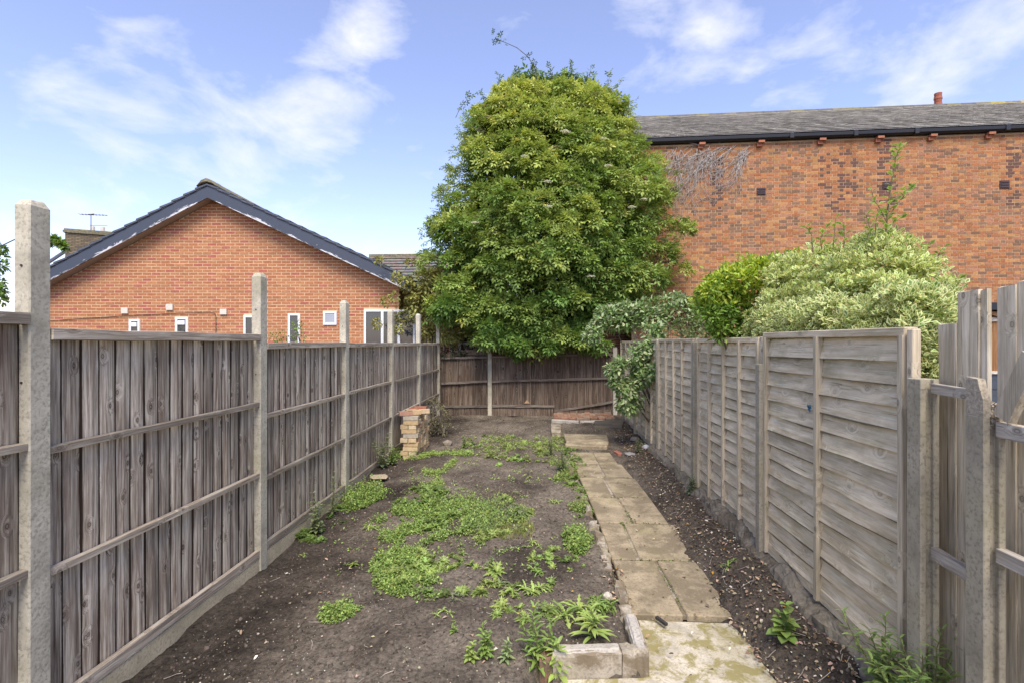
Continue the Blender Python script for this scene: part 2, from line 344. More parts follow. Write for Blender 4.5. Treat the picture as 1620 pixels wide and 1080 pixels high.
# ------------------------------------------------------------------ ground
def lerp(y, pts):
    return np.interp(y, [p[0] for p in pts], [p[1] for p in pts])
def drift(Y): return lerp(Y, [(3.6, 0), (4.5, -.02), (5.3, -.045), (6.1, -.09), (7.1, -.17), (8.2, -.21), (13, -.21)])
def base_h(X, Y):
    X = np.asarray(X, dtype=float); Y = np.asarray(Y, dtype=float)
    gl = lerp(Y, [(0, -.22), (4.4, -.235), (6.8, -.11), (10, -.01), (13, .02)])
    gb = lerp(Y, [(0, -.10), (3.1, -.10), (6, -.06), (10, .0), (13, .02)])
    gp = lerp(Y, [(0, -.25), (3.6, -.25), (4.5, -.19), (7.1, -.05), (8.3, .0), (9, .03), (13, .03)])
    gr = lerp(Y, [(0, .02), (4, .04), (7, .03), (13, .03)])
    t = np.clip((X + 2.5) / 1.9, 0, 1); t = t*t*(3-2*t); h = gl*(1-t) + gb*t
    t = np.clip((X - drift(Y) - .55) / .07, 0, 1); h = h*(1-t) + gp*t
    t = np.clip((X - drift(Y)*.5 - 1.19) / .50, 0, 1); t = t*t*(3-2*t); h = h*(1-t) + gr*t
    t = np.clip((X + .12) / .12, 0, 1) * np.clip((1.35 - X) / .1, 0, 1) * np.clip((3.03 - Y) / .04, 0, 1); h = h*(1-t) - .27*t
    return h
def gh(X, Y):
    inpath = (np.asarray(X) > .6) & (np.asarray(X) < 1.24) & (np.asarray(Y) < 8.2)
    rough = .05*vnoise(X*1.3+5, Y*1.3) + .04*vnoise(X*4+9, Y*4) + .026*vnoise(X*11, Y*11+3) + .012*vnoise(X*27, Y*27)
    return base_h(X, Y) + np.where(inpath, rough*.35 - .012, rough)
def G(px, py):                      # where the line of sight through a pixel meets the soil
    d = FW + RT * ((px - 810) / FPX) + UP * ((540 - py) / FPX)
    z = 1.8 / max(1e-3, (py - 540) / FPX)
    for _ in range(12):
        h = float(gh(d.x*z, d.y*z)); z = .5*z + .5*(CAMH - h) / ((py - 540) / FPX)
    return Vector((d.x*z, d.y*z, float(gh(d.x*z, d.y*z))))
def build_ground():
    big = MB(); s = 300
    big.add([(-s, -s, -.55), (s, -s, -.55), (s, s, -.55), (-s, s, -.55)], [(0, 1, 2, 3)])
    tag(big.build('ground', M['soil']), kind='structure')
    xs = np.linspace(-2.62, 2.1, 200); ys = np.concatenate([np.linspace(.2, 2.2, 30, endpoint=False), np.linspace(2.2, 7, 210, endpoint=False), np.linspace(7, 12.6, 130)])
    X, Y = np.meshgrid(xs, ys); Z = gh(X, Y); n, m = X.shape
    V = np.stack([X.ravel(), Y.ravel(), Z.ravel()], 1)
    i, j = np.meshgrid(np.arange(n-1), np.arange(m-1), indexing='ij'); a = (i*m + j).ravel()
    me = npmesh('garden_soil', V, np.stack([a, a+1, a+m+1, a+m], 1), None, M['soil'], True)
    tag(put('garden_soil', me), kind='structure')
    nb = MB()                       # the neighbours' ground
    nb.box(-30, -2.62, -5, 40, -.5, -.2); nb.box(2.1, 30, -5, 40, -.5, -.05); nb.box(-2.62, 2.1, 12.6, 40, -.5, -.02)
    tag(nb.build('neighbouring_ground', M['soil']), kind='structure')
build_ground()

# ------------------------------------------------------------------ scatter helper for stones, leaves and the like
def basis(d, n):
    d = d / np.linalg.norm(d, axis=1, keepdims=True)
    x = np.cross(d, n); x /= np.linalg.norm(x, axis=1, keepdims=True) + 1e-9
    return np.stack([x, d, np.cross(x, d)], 2)          # columns: width, length, normal
def scatter(T, F, mask, pos, Rm, sc, c1, c2=None):
    """copies of a template: T verts, F faces (all the same size), mask 0/1 per face picks c1 or c2"""
    n = len(pos); V = np.einsum('nij,kj->nki', Rm, T) * np.asarray(sc).reshape(n, 1, -1) + pos[:, None, :]
    F = np.asarray(F); FF = (F[None] + (np.arange(n) * len(T))[:, None, None]).reshape(-1, F.shape[1])
    C = np.repeat(c1[:, None, :], len(F), 1)
    if c2 is not None:
        mk = np.asarray(mask).astype(bool); C[:, mk, :] = c2[:, None, :]
    return V.reshape(-1, 3), FF, C.reshape(-1, 3)
def joinnp(parts):
    V = []; F = []; C = []; n = 0
    for v, f, c in parts:
        V.append(v); F.append(f + n); C.append(c); n += len(v)
    return np.concatenate(V), np.concatenate(F), np.concatenate(C)
def rdir(n):
    v = rng.normal(size=(n, 3)); return v / np.linalg.norm(v, axis=1, keepdims=True)
# leaf templates: length along +y, width along x, normal +z
def leaf_t(w=.42, droop=.18, fold=.10):     # two folded quads
    T = np.array([(0,0,0),(0,.5,fold*.2),(0,1,-droop),(-w/2,.38,fold),(w/2,.38,fold),(-w*.34,.72,fold*.4-droop*.3),(w*.34,.72,fold*.4-droop*.3)])
    F = [(0,1,5,3),(1,2,2,5),(0,4,6,1),(1,6,2,2)]
    return T, [(0,1,3,3)], None
def tri_leaf(w=.5, droop=.15, fold=.12):
    T = np.array([(0,0,0),(-w/2,.42,fold),(0,1,-droop),(w/2,.42,fold)])
    return T, np.array([(0,2,1),(0,3,2)])
def six_leaf(w=.5, droop=.15, fold=.1):      # longer curved leaf: four triangles a side
    T = np.array([(0,0,0),(0,.5,0),(0,1,-droop),(-w*.42,.3,fold),(-w*.4,.66,fold*.5-droop*.35),(w*.42,.3,fold),(w*.4,.66,fold*.5-droop*.35)])
    return T, np.array([(0,1,3),(1,4,3),(1,2,4),(0,5,1),(1,5,6),(1,6,2)])
def compound(n=5, simple=False):              # elder: terminal leaflet and pairs
    Ts = []; Fs = []; k = 0; T0, F0 = tri_leaf(.5, .2, .08) if simple else six_leaf(.46, .22, .07)
    spots = [(0, .5, 0, .52), (-.02, .42, 62, .44), (.02, .42, -62, .44), (-.02, .12, 72, .38), (.02, .12, -72, .38)]
    for x, y, a, s in spots[:n]:
        ca, sa = math.cos(R(a)), math.sin(R(a)); T = T0 * s
        q = np.stack([T[:,0]*ca - T[:,1]*sa + x, T[:,0]*sa + T[:,1]*ca + y, T[:,2] - .12*(y > .3)], 1)
        Ts.append(q); Fs.append(F0 + k); k += len(T0)
    return np.concatenate(Ts), np.concatenate(Fs)
def varieg():                                 # green middle, cream rim
    w = .56
    T = np.array([(0,0,0),(0,1,-.1),(-w*.5,.5,.09),(w*.5,.5,.09),(-w*.26,.5,.05),(w*.26,.5,.05),(0,.12,.01),(0,.84,-.05)])
    F = np.array([(6,7,4),(6,5,7),(0,6,4),(0,4,2),(4,7,2),(7,1,2),(0,3,5),(0,5,6),(5,3,7),(7,3,1)])
    return T, F, [0,0,1,1,1,1,1,1,1,1]
def jit(base, n, var=.18, hue=.05):
    b = np.array(base)[None] * (1 + var * rng.normal(size=(n, 1))); b = b * (1 + hue * rng.normal(size=(n, 3)))
    return np.clip(b, .006, .85)

# ------------------------------------------------------------------ walls of bricks
def plane_pt(px, py, p0, u):                  # line of sight meets the upright plane through p0 along u
    n = Vector((u.y, -u.x, 0)); d = FW + RT * ((px - 810) / FPX) + UP * ((540 - py) / FPX); o = Vector((0, 0, CAMH))
    return o + d * ((p0 - o).dot(n) / d.dot(n))
def brick_wall(parent, p0, u, bl, bh, z0, z1, inside, colf, flemish, mat, score, limit=300, joint=.011, proud=.006):
    """bricks laid course by course on the plane; the largest in view as parts, the rest joined"""
    u = u.normalized(); nrm = Vector((u.y, -u.x, 0))
    if nrm.dot(-FW) < 0: nrm = -nrm
    items = []
    nc = int((z1 - z0) / bh)
    for k in range(nc):
        z = z0 + k * bh
        s = -14.0 + ((k % 2) * bl * (.75 if flemish else .5)); i = 0
        while s < 14:
            L_ = bl if (not flemish or i % 2 == 0) else bl / 2
            for a, b in inside(s, s + L_, z, z + bh): items.append((a, b, z, L_))
            s += L_; i += 1
    cand = [(score(a, b, z), i) for i, (a, b, z, L_) in enumerate(items) if abs((b-a) - L_) < 1e-6]
    cand = [c for c in cand if c[0] is not None]; cand.sort(reverse=True); pick = {i for _, i in cand[:limit]}
    rest = MB(); variants = {}
    for i, (a, b, z, L_) in enumerate(items):
        c = colf((a+b)/2, z, random.random); pr = proud + random.uniform(-.003, .003)
        lo = p0 + u * (a + joint/2); lo.z = z + joint/2
        if i in pick:
            q = tuple(round(x*20)/20 if x > .1 else round(x*50)/50 for x in c); key = (round(L_, 3), q, random.randint(0, 1))
            if key not in variants:
                mb = MB().obox((0, 0, 0), u * (L_ - joint), -nrm * .06, (0, 0, bh - joint), c)
                variants[key] = mb.mesh('brick', mat)
            put('brick', variants[key], parent, lo + nrm * pr)
        else:
            rest.obox(lo + nrm * pr, u * (b - a - joint), -nrm * .03, (0, 0, bh - joint), c)
    o = rest.build('bricks', mat, parent); o['kind'] = 'stuff'
    return nrm

# ------------------------------------------------------------------ gable-ended brick house on the left
def house_left():
    U = RT.copy()      # its right end is a little nearer
    p0 = P(330, 540, 13.2); p0.z = 0
    t = thing('brick_house', 'red-orange brick bungalow with a wide gable and flaking blue-grey bargeboards behind the left fence', 'house', (p0.x, p0.y, -.2))
    Nn = Vector((U.y, -U.x, 0)); Nn = Nn if Nn.dot(FW) < 0 else -Nn
    def uv(px, py, off=0):
        q = plane_pt(px, py, p0 + Nn*off, U); return (q - p0).dot(U), q.z
    OV = .34
    A = uv(328, 313, OV); Lf = uv(75, 445.5, OV); Rt_ = uv(645, 460, OV)   # lower edge of the bargeboards
    sl = (A[1]-Lf[1])/(A[0]-Lf[0]); sr = (A[1]-Rt_[1])/(Rt_[0]-A[0])
    uL = uv(50, 460)[0]; uR = Rt_[0] + .05
    top = lambda s: A[1] + .02 - (sl*(A[0]-s) if s < A[0] else sr*(s-A[0]))
    wl, wr = uL + .1, uR - .35
    holes = [uv(px0, py0) + uv(px1, py1) for px0, py0, px1, py1 in
             [(205,505,222,590),(278,502,298,590),(386,499,405,560),(456,496,475,560),(576,490,657,575),(512,493,533,514)]]
    holes = [(a, d, c, b) for a, b, c, d in holes]      # u0, z0, u1, z1
    def inside(a, b, z0, z1):
        a = max(a, wl); b = min(b, wr); segs = []
        if b - a < .03 or z1 > max(top(a), top(b)) + .0: 
            if b - a < .03: return []
            if z1 > top((a+b)/2) + .05: return []
        segs = [(a, b)]
        for u0, q0, u1, q1 in holes:
            if z1 > q0 + .01 and z0 < q1 - .02:
                new = []
                for x, y in segs:
                    if y <= u0 or x >= u1: new.append((x, y)); continue
                    if x < u0 - .03: new.append((x, u0))
                    if y > u1 + .03: new.append((u1, y))
                segs = new
        return segs
    def colf(s, z, rnd):
        v = .92 + .16*rnd(); b = (.41, .168, .078) if rnd() < .6 else (.435, .195, .088)
        if rnd() < .12: b = (.40, .13, .085)
        return tuple(min(.7, x*v) for x in b)
    def score(a, b, z):
        if z < 2.05 or z > 4.4: return None
        return a
    brick_wall(t, p0, U, .245, .0775, .75, A[1]+.1, inside, colf, False, M['brick'], score, joint=.016, proud=.004)
    mb = MB()                                          # mortar bed behind the bricks, as a solid wall
    poly = [(wl, -.2), (wr, -.2), (wr, top(wr)), (A[0], A[1]+.02), (wl, top(wl))]
    mb.prism([p0 + U*s + Vector((0, 0, z)) for s, z in poly], -Nn*.03)
    mb.build('wall', M['mortarL'], t)
    # windows and vents
    def rect(u0, z0, u1, z1, d0, d1, mb): return mb.obox(p0 + U*u0 + Nn*d0 + Vector((0,0,z0)), U*(u1-u0), Nn*(d1-d0), (0,0,z1-z0))
    def window(h, bars=(), sash=False):
        u0, z0, u1, z1 = h; f = MB(); w = .055
        rect(u0, z0, u0+w, z1, .001, .03, f); rect(u1-w, z0, u1, z1, .001, .03, f); rect(u0+w, z1-w, u1-w, z1, .001, .03, f); rect(u0+w, z0, u1-w, z0+w, .001, .03, f)
        for b in bars: rect(b-.035, z0+w, b+.035, z1-w, .001, .031, f)
        if sash:
            rect(u0+w+.02, z1-w-.14, u1-w-.02, z1-w-.03, .002, .045, f)
        o = f.build('window', M['white'], t)
        g = MB(); rect(u0+w, z0+w, u1-w, z1-w, .002, .006, g); g.build('pane', M['glass'], o)
    for i, h in enumerate(holes[:5]):
        if i == 4: window(h, bars=(h[0] + (h[2]-h[0])*.36, h[0] + (h[2]-h[0])*.68))
        else: window(h, sash=i < 2)
    h = holes[5]; f = MB(); w = .05
    rect(h[0], h[1], h[0]+w, h[3], 0, .04, f); rect(h[2]-w, h[1], h[2], h[3], 0, .04, f); rect(h[0]+w, h[3]-w, h[2]-w, h[3], 0, .04, f); rect(h[0]+w, h[1], h[2]-w, h[1]+w, 0, .04, f)
    v = f.build('vent', M['white'], t); v['label'] = 'square louvred vent in a white frame'
    for k in range(5):
        g = MB(); z = h[1]+w + k*(h[3]-h[1]-2*w)/5
        g.obox(p0 + U*(h[0]+w) + Nn*.004 + Vector((0,0,z)), U*(h[2]-h[0]-2*w), Nn*.022, Vector((0,0,(h[3]-h[1]-2*w)/5*.85)) ); g.build('louvre', M['grey'], v)
    for px0, py0, px1, py1 in [(193,487,203.5,496.5),(264,481.5,274.5,491),(349,489,359.5,498)]:
        a = uv(px0, py0); b = uv(px1, py1); f = MB(); rect(a[0], b[1], b[0], a[1], .012, .045, f)
        o = f.build('vent_cover', M['cream'], t, bevel=.004)
    # cable
    pts = [uv(x, y) for x, y in [(60,509),(75,508),(140,503.5),(215,499),(280,496),(334,494),(341,496),(342.5,502),(342.5,540)]]
    MB().tube([p0 + U*a + Nn*.025 + Vector((0,0,b)) for a, b in pts], .008, 5).build('cable', M['cable'], t)
    # roof: two slopes, bargeboards, soffits, verge tiles
    BH = .30; VT = .115
    def side(s0, s1, name):
        zf = lambda s: A[1] - (sl*(A[0]-s) if s < A[0] else sr*(s-A[0]))
        a, b = (s0, s1)
        q = lambda s, dz, off: p0 + U*s + Nn*off + Vector((0, 0, zf(s)+dz))
        m = MB(); m.prism([q(a,0,OV), q(b,0,OV), q(b,BH,OV), q(a,BH,OV)], -Nn*.03)
        o = m.build('bargeboard', M['barge'], t)
        uvl = o.data.uv_layers.new(name='UVMap'); lx = o.matrix_world
        for lp in o.data.loops:
            c = Vector(o.data.vertices[lp.vertex_index].co) + WP[o.name]
            s = (c-p0).dot(U); uvl.data[lp.index].uv = (s, (c.z - zf(s))/BH)
        m = MB(); m.prism([q(a,.03,OV-.031), q(b,.03,OV-.031), q(b,.045,OV-.031), q(a,.045,OV-.031)], -Nn*(OV-.02)); m.build('soffit', M['soffit'], t)
        m = MB(); m.prism([q(a,BH-.03,OV-.035), q(b,BH-.03,OV-.035), q(b,BH+.0,OV-.035), q(a,BH+.0,OV-.035)], -Nn*9); m.build('roof', M['slatecol'], t)
        n = int(abs(b-a)/.30); lo, hi = (a, b) if zf(a) < zf(b) else (b, a)
        for k in range(n):
            s_a = lo + (hi-lo)*k/n; s_b = lo + (hi-lo)*(k+1.12)/n
            if abs(s_b-lo) > abs(hi-lo): s_b = hi
            m = MB(); m.prism([q(s_a, BH+.045, OV+.03), q(s_b, BH+.012, OV+.03), q(s_b, BH+.055, OV+.03), q(s_a, BH+.1, OV+.03)], -Nn*.5, (.085,.095,.115)); m.build('verge_tile', M['slate'], t)
        m = MB(); m.prism([q(a,BH+.004,OV+.012), q(b,BH+.004,OV+.012), q(b,BH+.05,OV+.012), q(a,BH+.05,OV+.012)], -Nn*.3, (.08,.088,.105)); m.build('verge_strip', M['slate'], t)
    side(uL, A[0], 'left'); side(uR, A[0], 'right')
    zr = A[1] + BH
    m = MB(); ap = [(-.26, -.06), (-.13, .1), (0, .155), (.13, .1), (.26, -.05), (.12, .02), (0, .05), (-.12, .02)]
    for k in range(12):
        m = MB(); s = 1 if k else 1.05
        m.prism([p0 + U*(A[0]+x*s) + Nn*(OV+.07-k*.45) + Vector((0,0,zr+.03+y*s)) for x, y in ap], -Nn*.46); m.build('ridge_tile', M['moss'], t, bevel=.02)
    # a cowl on the far slope, just over the right rake
    a = plane_pt(364, 312, p0 - Nn*3, U)
    m = MB(); 
    for dx, dz, r in [(-.12,.0,.16),(.12,-.08,.15),(.28,-.2,.12)]:
        m.tube([a + U*dx + Vector((0,0,dz-.3)), a + U*dx + Vector((0,0,dz+.02)), a + U*dx + Vector((0,0,dz+.1))], r, 8, r*.7)
    m.build('roof_cowl', M['moss'], t)
M['slatecol'] = plain('blue_grey_slate', (.10, .11, .13), .7)
house_left()

# ------------------------------------------------------------------ slate roofs
def slate_field(parent, o, u, up, nu, nv, w, g, colf, limit=300, mat=None, clip=None, thick=.012, name='slate'):
    """o lower left corner; u along the eaves, up along the slope; nu x nv slates"""
    u = u.normalized(); up = up.normalized(); n = u.cross(up).normalized()
    if n.z < 0: n = -n
    rest = MB(); variants = {}; cnt = 0
    for j in range(nv):
        for i in range(-1, nu+1):
            s = (i + (.5 if j % 2 else 0)) * w
            a, b = max(0, s), min(nu*w, s+w)
            if clip: a, b = clip(a, b, j)
            if b - a < .04: continue
            lo = o + u*(a+.003) + up*(j*g) + n*(thick*.4*random.random())
            c = colf(a, j)
            full = abs(b-a-w) < 1e-6
            ln = g*1.12
            if full and cnt < limit and (nu*nv <= limit or (i % 2 == 0 if nu*nv < 2.2*limit else (i*7+j*3) % max(1, nu*nv//limit) == 0)):
                key = (tuple(round(x*50)/50 for x in c), random.randint(0, 2))
                if key not in variants:
                    variants[key] = MB().obox((0,0,0), u*(w-.006), up*ln - n*.037, n*thick, c).mesh(name, mat)
                put(name, variants[key], parent, lo + n*.048); 
                cnt += 1
            else:
                rest.obox(lo + n*.048, u*(b-a-.006), up*ln - n*.037, n*thick, c)
    if rest.v:
        r = rest.build(name + 's', mat, parent); r['kind'] = 'stuff'

# ------------------------------------------------------------------ large old brick building on the right
def house_right():
    a = P(1025, 230, 13.9); b = P(1620, 208, 13.0); b.z = a.z
    U = (b - a).normalized(); p0 = Vector((a.x, a.y, 0)); zt = a.z
    t = thing('brick_warehouse', 'long old mottled red brick building with grey slate roof on the right behind the shrubs', 'building', (p0.x, p0.y, -.05))
    Nn = Vector((U.y, -U.x, 0)); Nn = Nn if Nn.dot(FW) < 0 else -Nn
    x0 = -.45; x1 = 16.0
    def uv(px, py):
        q = plane_pt(px, py, p0, U); return (q - p0).dot(U), q.z
    dark = [(uv(1132, 300)[0], .17, uv(1132, 335)[1], uv(1132, 250)[1]), (uv(1405, 280)[0], .26, uv(1405, 330)[1], zt), (uv(1602, 280)[0], .2, uv(1602, 330)[1], uv(1602, 235)[1]), (uv(1330, 290)[0], .5, uv(1330, 340)[1], uv(1330, 240)[1])]
    vents = [uv(1197, 309) + uv(1211, 298), uv(1396, 300) + uv(1408, 288), uv(1581, 299) + uv(1596, 286)]
    def inside(p, q, z0, z1):
        if p < x0 or p > x1: return []
        for va, vb, vc, vd in vents:
            pass
        return [(p, q)]
    def colf(s, z, rnd):
        r = rnd(); n = float(vnoise(s*.55+3, z*.8+7)) + .6*float(vnoise(s*1.7, z*2.3))
        for c, w, za, zb in dark:
            if abs(s-c) < w and za < z < zb and r < (.62 if w < .4 else .38): return (.12+.04*rnd(), .075, .055)
        mid = uv(1320, 300)[1]
        k = n + .28*math.exp(-((z-(mid-.2))/1.2)**2) - .02
        if r < .14 + .6*max(0, k): 
            v = .8+.4*rnd(); return (.22*v, .125*v, .075*v)
        if r < .42 + .5*k:
            v = .85+.3*rnd(); return (.35*v, .165*v, .09*v)
        v = .85+.3*rnd()
        return (.36*v, .148*v, .062*v) if rnd() < .62 else (.41*v, .205*v, .082*v)
    def score(p, q, z):
        if q - p < .15 or z < 3.2: return None
        s = uv(1300, 300)
        return -abs((p+q)/2 - s[0]) - 0*abs(z - s[1])
    brick_wall(t, p0, U, .222, .081, 1.2, zt+.02, inside, colf, True, M['brick'], score, joint=.013, proud=.005)
    mb = MB(); mb.prism([p0 + U*x0 + Vector((0,0,-.1)), p0 + U*x1 + Vector((0,0,-.1)), p0 + U*x1 + Vector((0,0,zt+.05)), p0 + U*x0 + Vector((0,0,zt+.05))], -Nn*.3)
    mb.build('wall', M['mortarR'], t)
    side = MB(); side.prism([p0 + U*x0 - Nn*.3 + Vector((0,0,-.1)), p0 + U*x0 - Nn*7 + Vector((0,0,-.1)), p0 + U*x0 - Nn*7 + Vector((0,0,zt)), p0 + U*x0 - Nn*3.8 + Vector((0,0,zt+2.4)), p0 + U*x0 - Nn*.3 + Vector((0,0,zt))], U*.25)
    side.build('end_wall', M['mortarR'], t)
    for i, (va, vb, vc, vd) in enumerate(vents):
        v = MB().obox(p0 + U*va + Nn*.002 + Vector((0,0,vb)), U*(vc-va), Nn*.022, (0,0,vd-vb)).build('air_brick', M['darkbrick'], t)
        for k in range(3):
            MB().obox(p0 + U*(va+.02) + Nn*.0245 + Vector((0,0,vb+.02+k*(vd-vb)/3.2)), U*(vc-va-.04), Nn*.01, (0,0,(vd-vb)*.17)).build('vent_bar', M['darkbrick'], v)
    # gutter and fascia
    g = MB(); zt2 = zt
    prof = [(-.02, .0), (.03, -.035), (.1, -.035), (.14, .0), (.15, .08), (.13, .085), (.0, .09)]
    g.prism([p0 + U*x0 + Nn*(.03+a_) + Vector((0,0,zt2+.03+b_)) for a_, b_ in prof], U*(x1-x0)); g.build('gutter', M['black'], t)
    f = MB(); f.obox(p0 + U*x0 + Nn*.001 + Vector((0,0,zt-.02)), U*(x1-x0), Nn*.03, (0,0,.12)); f.build('fascia', M['black'], t)
    for px in (1245, 1345, 1440, 1582):
        s = uv(px, 215)[0]; MB().obox(p0 + U*s + Nn*.03 + Vector((0,0,zt-.01)), U*.1, Nn*.165, (0,0,.14)).build('gutter_joint', M['black'], t)
    for px in (1108, 1201, 1297, 1388, 1471, 1562):
        s = uv(px, 235)[0]
        c = MB(); c.obox(p0 + U*(s-.08) + Nn*.01 + Vector((0,0,zt-.17)), U*.13, Nn*.07, (0,0,.085), (.34,.13,.075)); c.obox(p0 + U*(s-.06) + Nn*.01 + Vector((0,0,zt-.083)), U*.16, Nn*.13, (0,0,.06), (.38,.16,.09))
        c.build('corbel', M['brick'], t)
    # roof
    d, r = 3.7, 2.18
    upv = (-Nn*d + Vector((0,0,r))); Ls = upv.length
    def rc(s, j):
        v = random.uniform(.92, 1.08) * (1 + .2*float(vnoise(s*.5, j*.3+4))); k = random.random()
        b = (.58, .55, .49) if k < .75 else ((.66, .63, .56) if k < .9 else (.48, .45, .39))
        return tuple(x*v for x in b)
    nv = 19; o = p0 + U*x0 + Nn*.1 + Vector((0,0,zt+.115))
    ridgeR = uv(1603, 200)[0] + 4.0
    tot = 54
    def clip(p, q, j):
        lim = 16.2 - .12*j
        return p, min(q, lim)
    under = MB(); under.obox(o, U*16.3, upv, Vector((0,0,-.05))); under.build('roof_boarding', M['slatecol'], t)
    slate_field(t, o, U, upv, tot, nv, .30, Ls/nv, rc, 300, M['slate'], clip)
    back = MB(); top_ = o + upv; back.obox(top_ - Nn*.01, U*16.0, (-Nn*d - Vector((0,0,r))), Vector((0,0,-.05))); back.build('rear_slope', M['slatecol'], t)
    # ridge tiles
    k = 0; s = .0
    while s < 16.0:
        c = (.12,.11,.09) if random.random() < .6 else (.17,.15,.08)
        if s > 11.6: c = (.32,.25,.07) if random.random() < .6 else (.2,.17,.09)
        m = MB(); pr = [(-.15,-.1),(-.08,.03),(0,.065),(.08,.03),(.15,-.1)]
        m.prism([top_ + U*s - Nn*a_ + Vector((0,0,b_+.04)) for a_, b_ in pr], U*.44, c); m.build('ridge_tile', M['slate'], t); s += .445
    q = plane_pt(1484, 160, p0 - Nn*4.6, U)
    m = MB(); 
    for i in range(5): m.tube([q + Vector((0,0,-.28+i*.11)), q + Vector((0,0,-.23+i*.11)), q + Vector((0,0,-.18+i*.11))], .125 if i % 2 else .105, 12, .115)
    m.tube([q + Vector((0,0,-1.2)), q + Vector((0,0,-.2))], .11, 10); m.build('chimney_pot', M['red'], t)
    return t, p0, U, Nn, zt, uv
M['darkbrick'] = plain('dark_vent_brick', (.06, .04, .042), .8)
HR = house_right()
def dead_creeper():
    t, p0, U, Nn, zt, uv = HR
    m = MB(); random.seed(5)
    def strand(px, py, ang, ln, r, depth=0):
        a, b = uv(px, py); pts = []; x, z = a, b; n = max(4, int(ln/.1))
        for i in range(n):
            pts.append(p0 + U*x + Nn*(.03+random.random()*.05) + Vector((0,0,z)))
            ang += random.uniform(-.28, .28) - .02; x += math.cos(ang)*ln/n; z += math.sin(ang)*ln/n
            if depth < 2 and random.random() < .33:
                strand_(x, z, ang + random.choice((-.6, .6, .35, -.35)), ln*.5, r*.6, depth+1)
        m.tube(pts, r, 4, r*.4)
    def strand_(x, z, ang, ln, r, depth):
        pts = []; n = max(3, int(ln/.1))
        for i in range(n):
            pts.append(p0 + U*x + Nn*(.03+random.random()*.05) + Vector((0,0,z)))
            ang += random.uniform(-.35, .35); x += math.cos(ang)*ln/n; z += math.sin(ang)*ln/n
            if depth < 2 and random.random() < .3: strand_(x, z, ang + random.choice((-.7, .7)), ln*.45, r*.6, depth+1)
        m.tube(pts, r, 4, r*.5)
    for _ in range(46): strand(random.uniform(1055, 1130), random.uniform(232, 250), R(random.uniform(215, 300)), random.uniform(.5, 1.5), .009)
    for _ in range(14): strand(random.uniform(1120, 1192), random.uniform(230, 238), R(random.uniform(195, 225)), random.uniform(.6, 1.6), .009)
    for _ in range(12): strand(random.uniform(1172, 1182), random.uniform(238, 250), R(random.uniform(225, 262)), random.uniform(.7, 1.3), .009)
    for _ in range(8): strand(random.uniform(1060, 1090), random.uniform(270, 300), R(random.uniform(250, 280)), random.uniform(.5, .9), .008)
    o = m.build('dead_creeper', M['deadvine'])
    tag(o, 'bare grey tangle of dead creeper clinging under the gutter of the old brick building', 'creeper')
dead_creeper()

# ------------------------------------------------------------------ low slate-roofed building between house and tree; brick outhouse under the tree
def low_roof():
    a = P(560, 448, 16.5); b = P(760, 446, 16.5); U = (b-a).normalized()
    t = thing('slate_roofed_building', 'low building with brown-grey tiled roof between the gabled house and the tall elder', 'building', (a.x, a.y, -.05))
    d = Vector((-U.y, U.x, 0)); up = d*1.8 + Vector((0,0,1.15))
    slate_field(t, a, U, up, 16, 9, .28, up.length/9, lambda s, j: tuple(x*random.uniform(.8, 1.2) for x in (.19, .165, .14)), 300, M['slate'], name='tile')
    MB().obox(a - Vector((0,0,.06)), U*4.5, up, (0,0,.05)).build('roof_boarding', M['slatecol'], t)
    MB().obox(a + d*.2 + Vector((0,0,-3.6)), U*4.4, d*3.2, (0,0,3.55)).build('wall', M['mortarR'], t)
    MB().obox(a + up + Vector((0,0,.0)) - d*.08, U*4.5, d*.2, (0,0,.1)).build('ridge', M['moss'], t)
low_roof()
def outhouse():
    a = P(690, 540, 14.6); b = P(1010, 540, 14.6); U = (b-a).normalized(); p0 = Vector((a.x, a.y, 0)); d = Vector((-U.y, U.x, 0))
    t = thing('brick_outhouse', 'brown brick outhouse with small white-framed window behind the left end of the back fence', 'outhouse', (p0.x, p0.y, -.02))
    def inside(p, q, z0, z1):
        if p < 0 or q > 5.8: return []
        if q > .62 and p < 1.32 and z1 > 1.35: return []
        return [(p, q)]
    brick_wall(t, p0, U, .225, .075, .9, 2.9, inside, lambda s, z, r: tuple(x*(.8+.4*r()) for x in ((.19,.085,.06) if r() < .7 else (.27,.11,.07))), False, M['brick'], lambda a, b, z: -a, 150)
    MB().obox(p0 + d*.0, U*.62, d*.2, (0,0,2.95)).build('wall', M['mortarR'], t)
    MB().obox(p0 + U*1.32, U*4.5, d*.2, (0,0,2.95)).build('wall', M['mortarR'], t)
    MB().obox(p0 + U*.62, U*.7, d*.2, (0,0,1.35)).build('wall', M['mortarR'], t)
    MB().obox(p0 + U*.62 + Vector((0,0,2.6)), U*.7, d*.2, (0,0,.35)).build('wall', M['mortarR'], t)
    f = MB()
    for u0, u1, z0, z1 in [(.64,.72,1.37,2.58),(1.22,1.3,1.37,2.58),(.72,1.22,2.5,2.58),(.72,1.22,1.37,1.43),(.72,1.22,1.72,1.78)]:
        f.obox(p0 + U*u0 + d*.03 + Vector((0,0,z0)), U*(u1-u0), d*.05, (0,0,z1-z0))
    w = f.build('window', M['white'], t)
    MB().obox(p0 + U*.72 + d*.055 + Vector((0,0,1.43)), U*.5, d*.006, (0,0,1.07)).build('pane', M['glass'], w)
    MB().obox(p0 - d*.15 + Vector((0,0,2.96)), U*5.9, d*2.5, (0,0,.12)).build('roof', M['slatecol'], t)
outhouse()

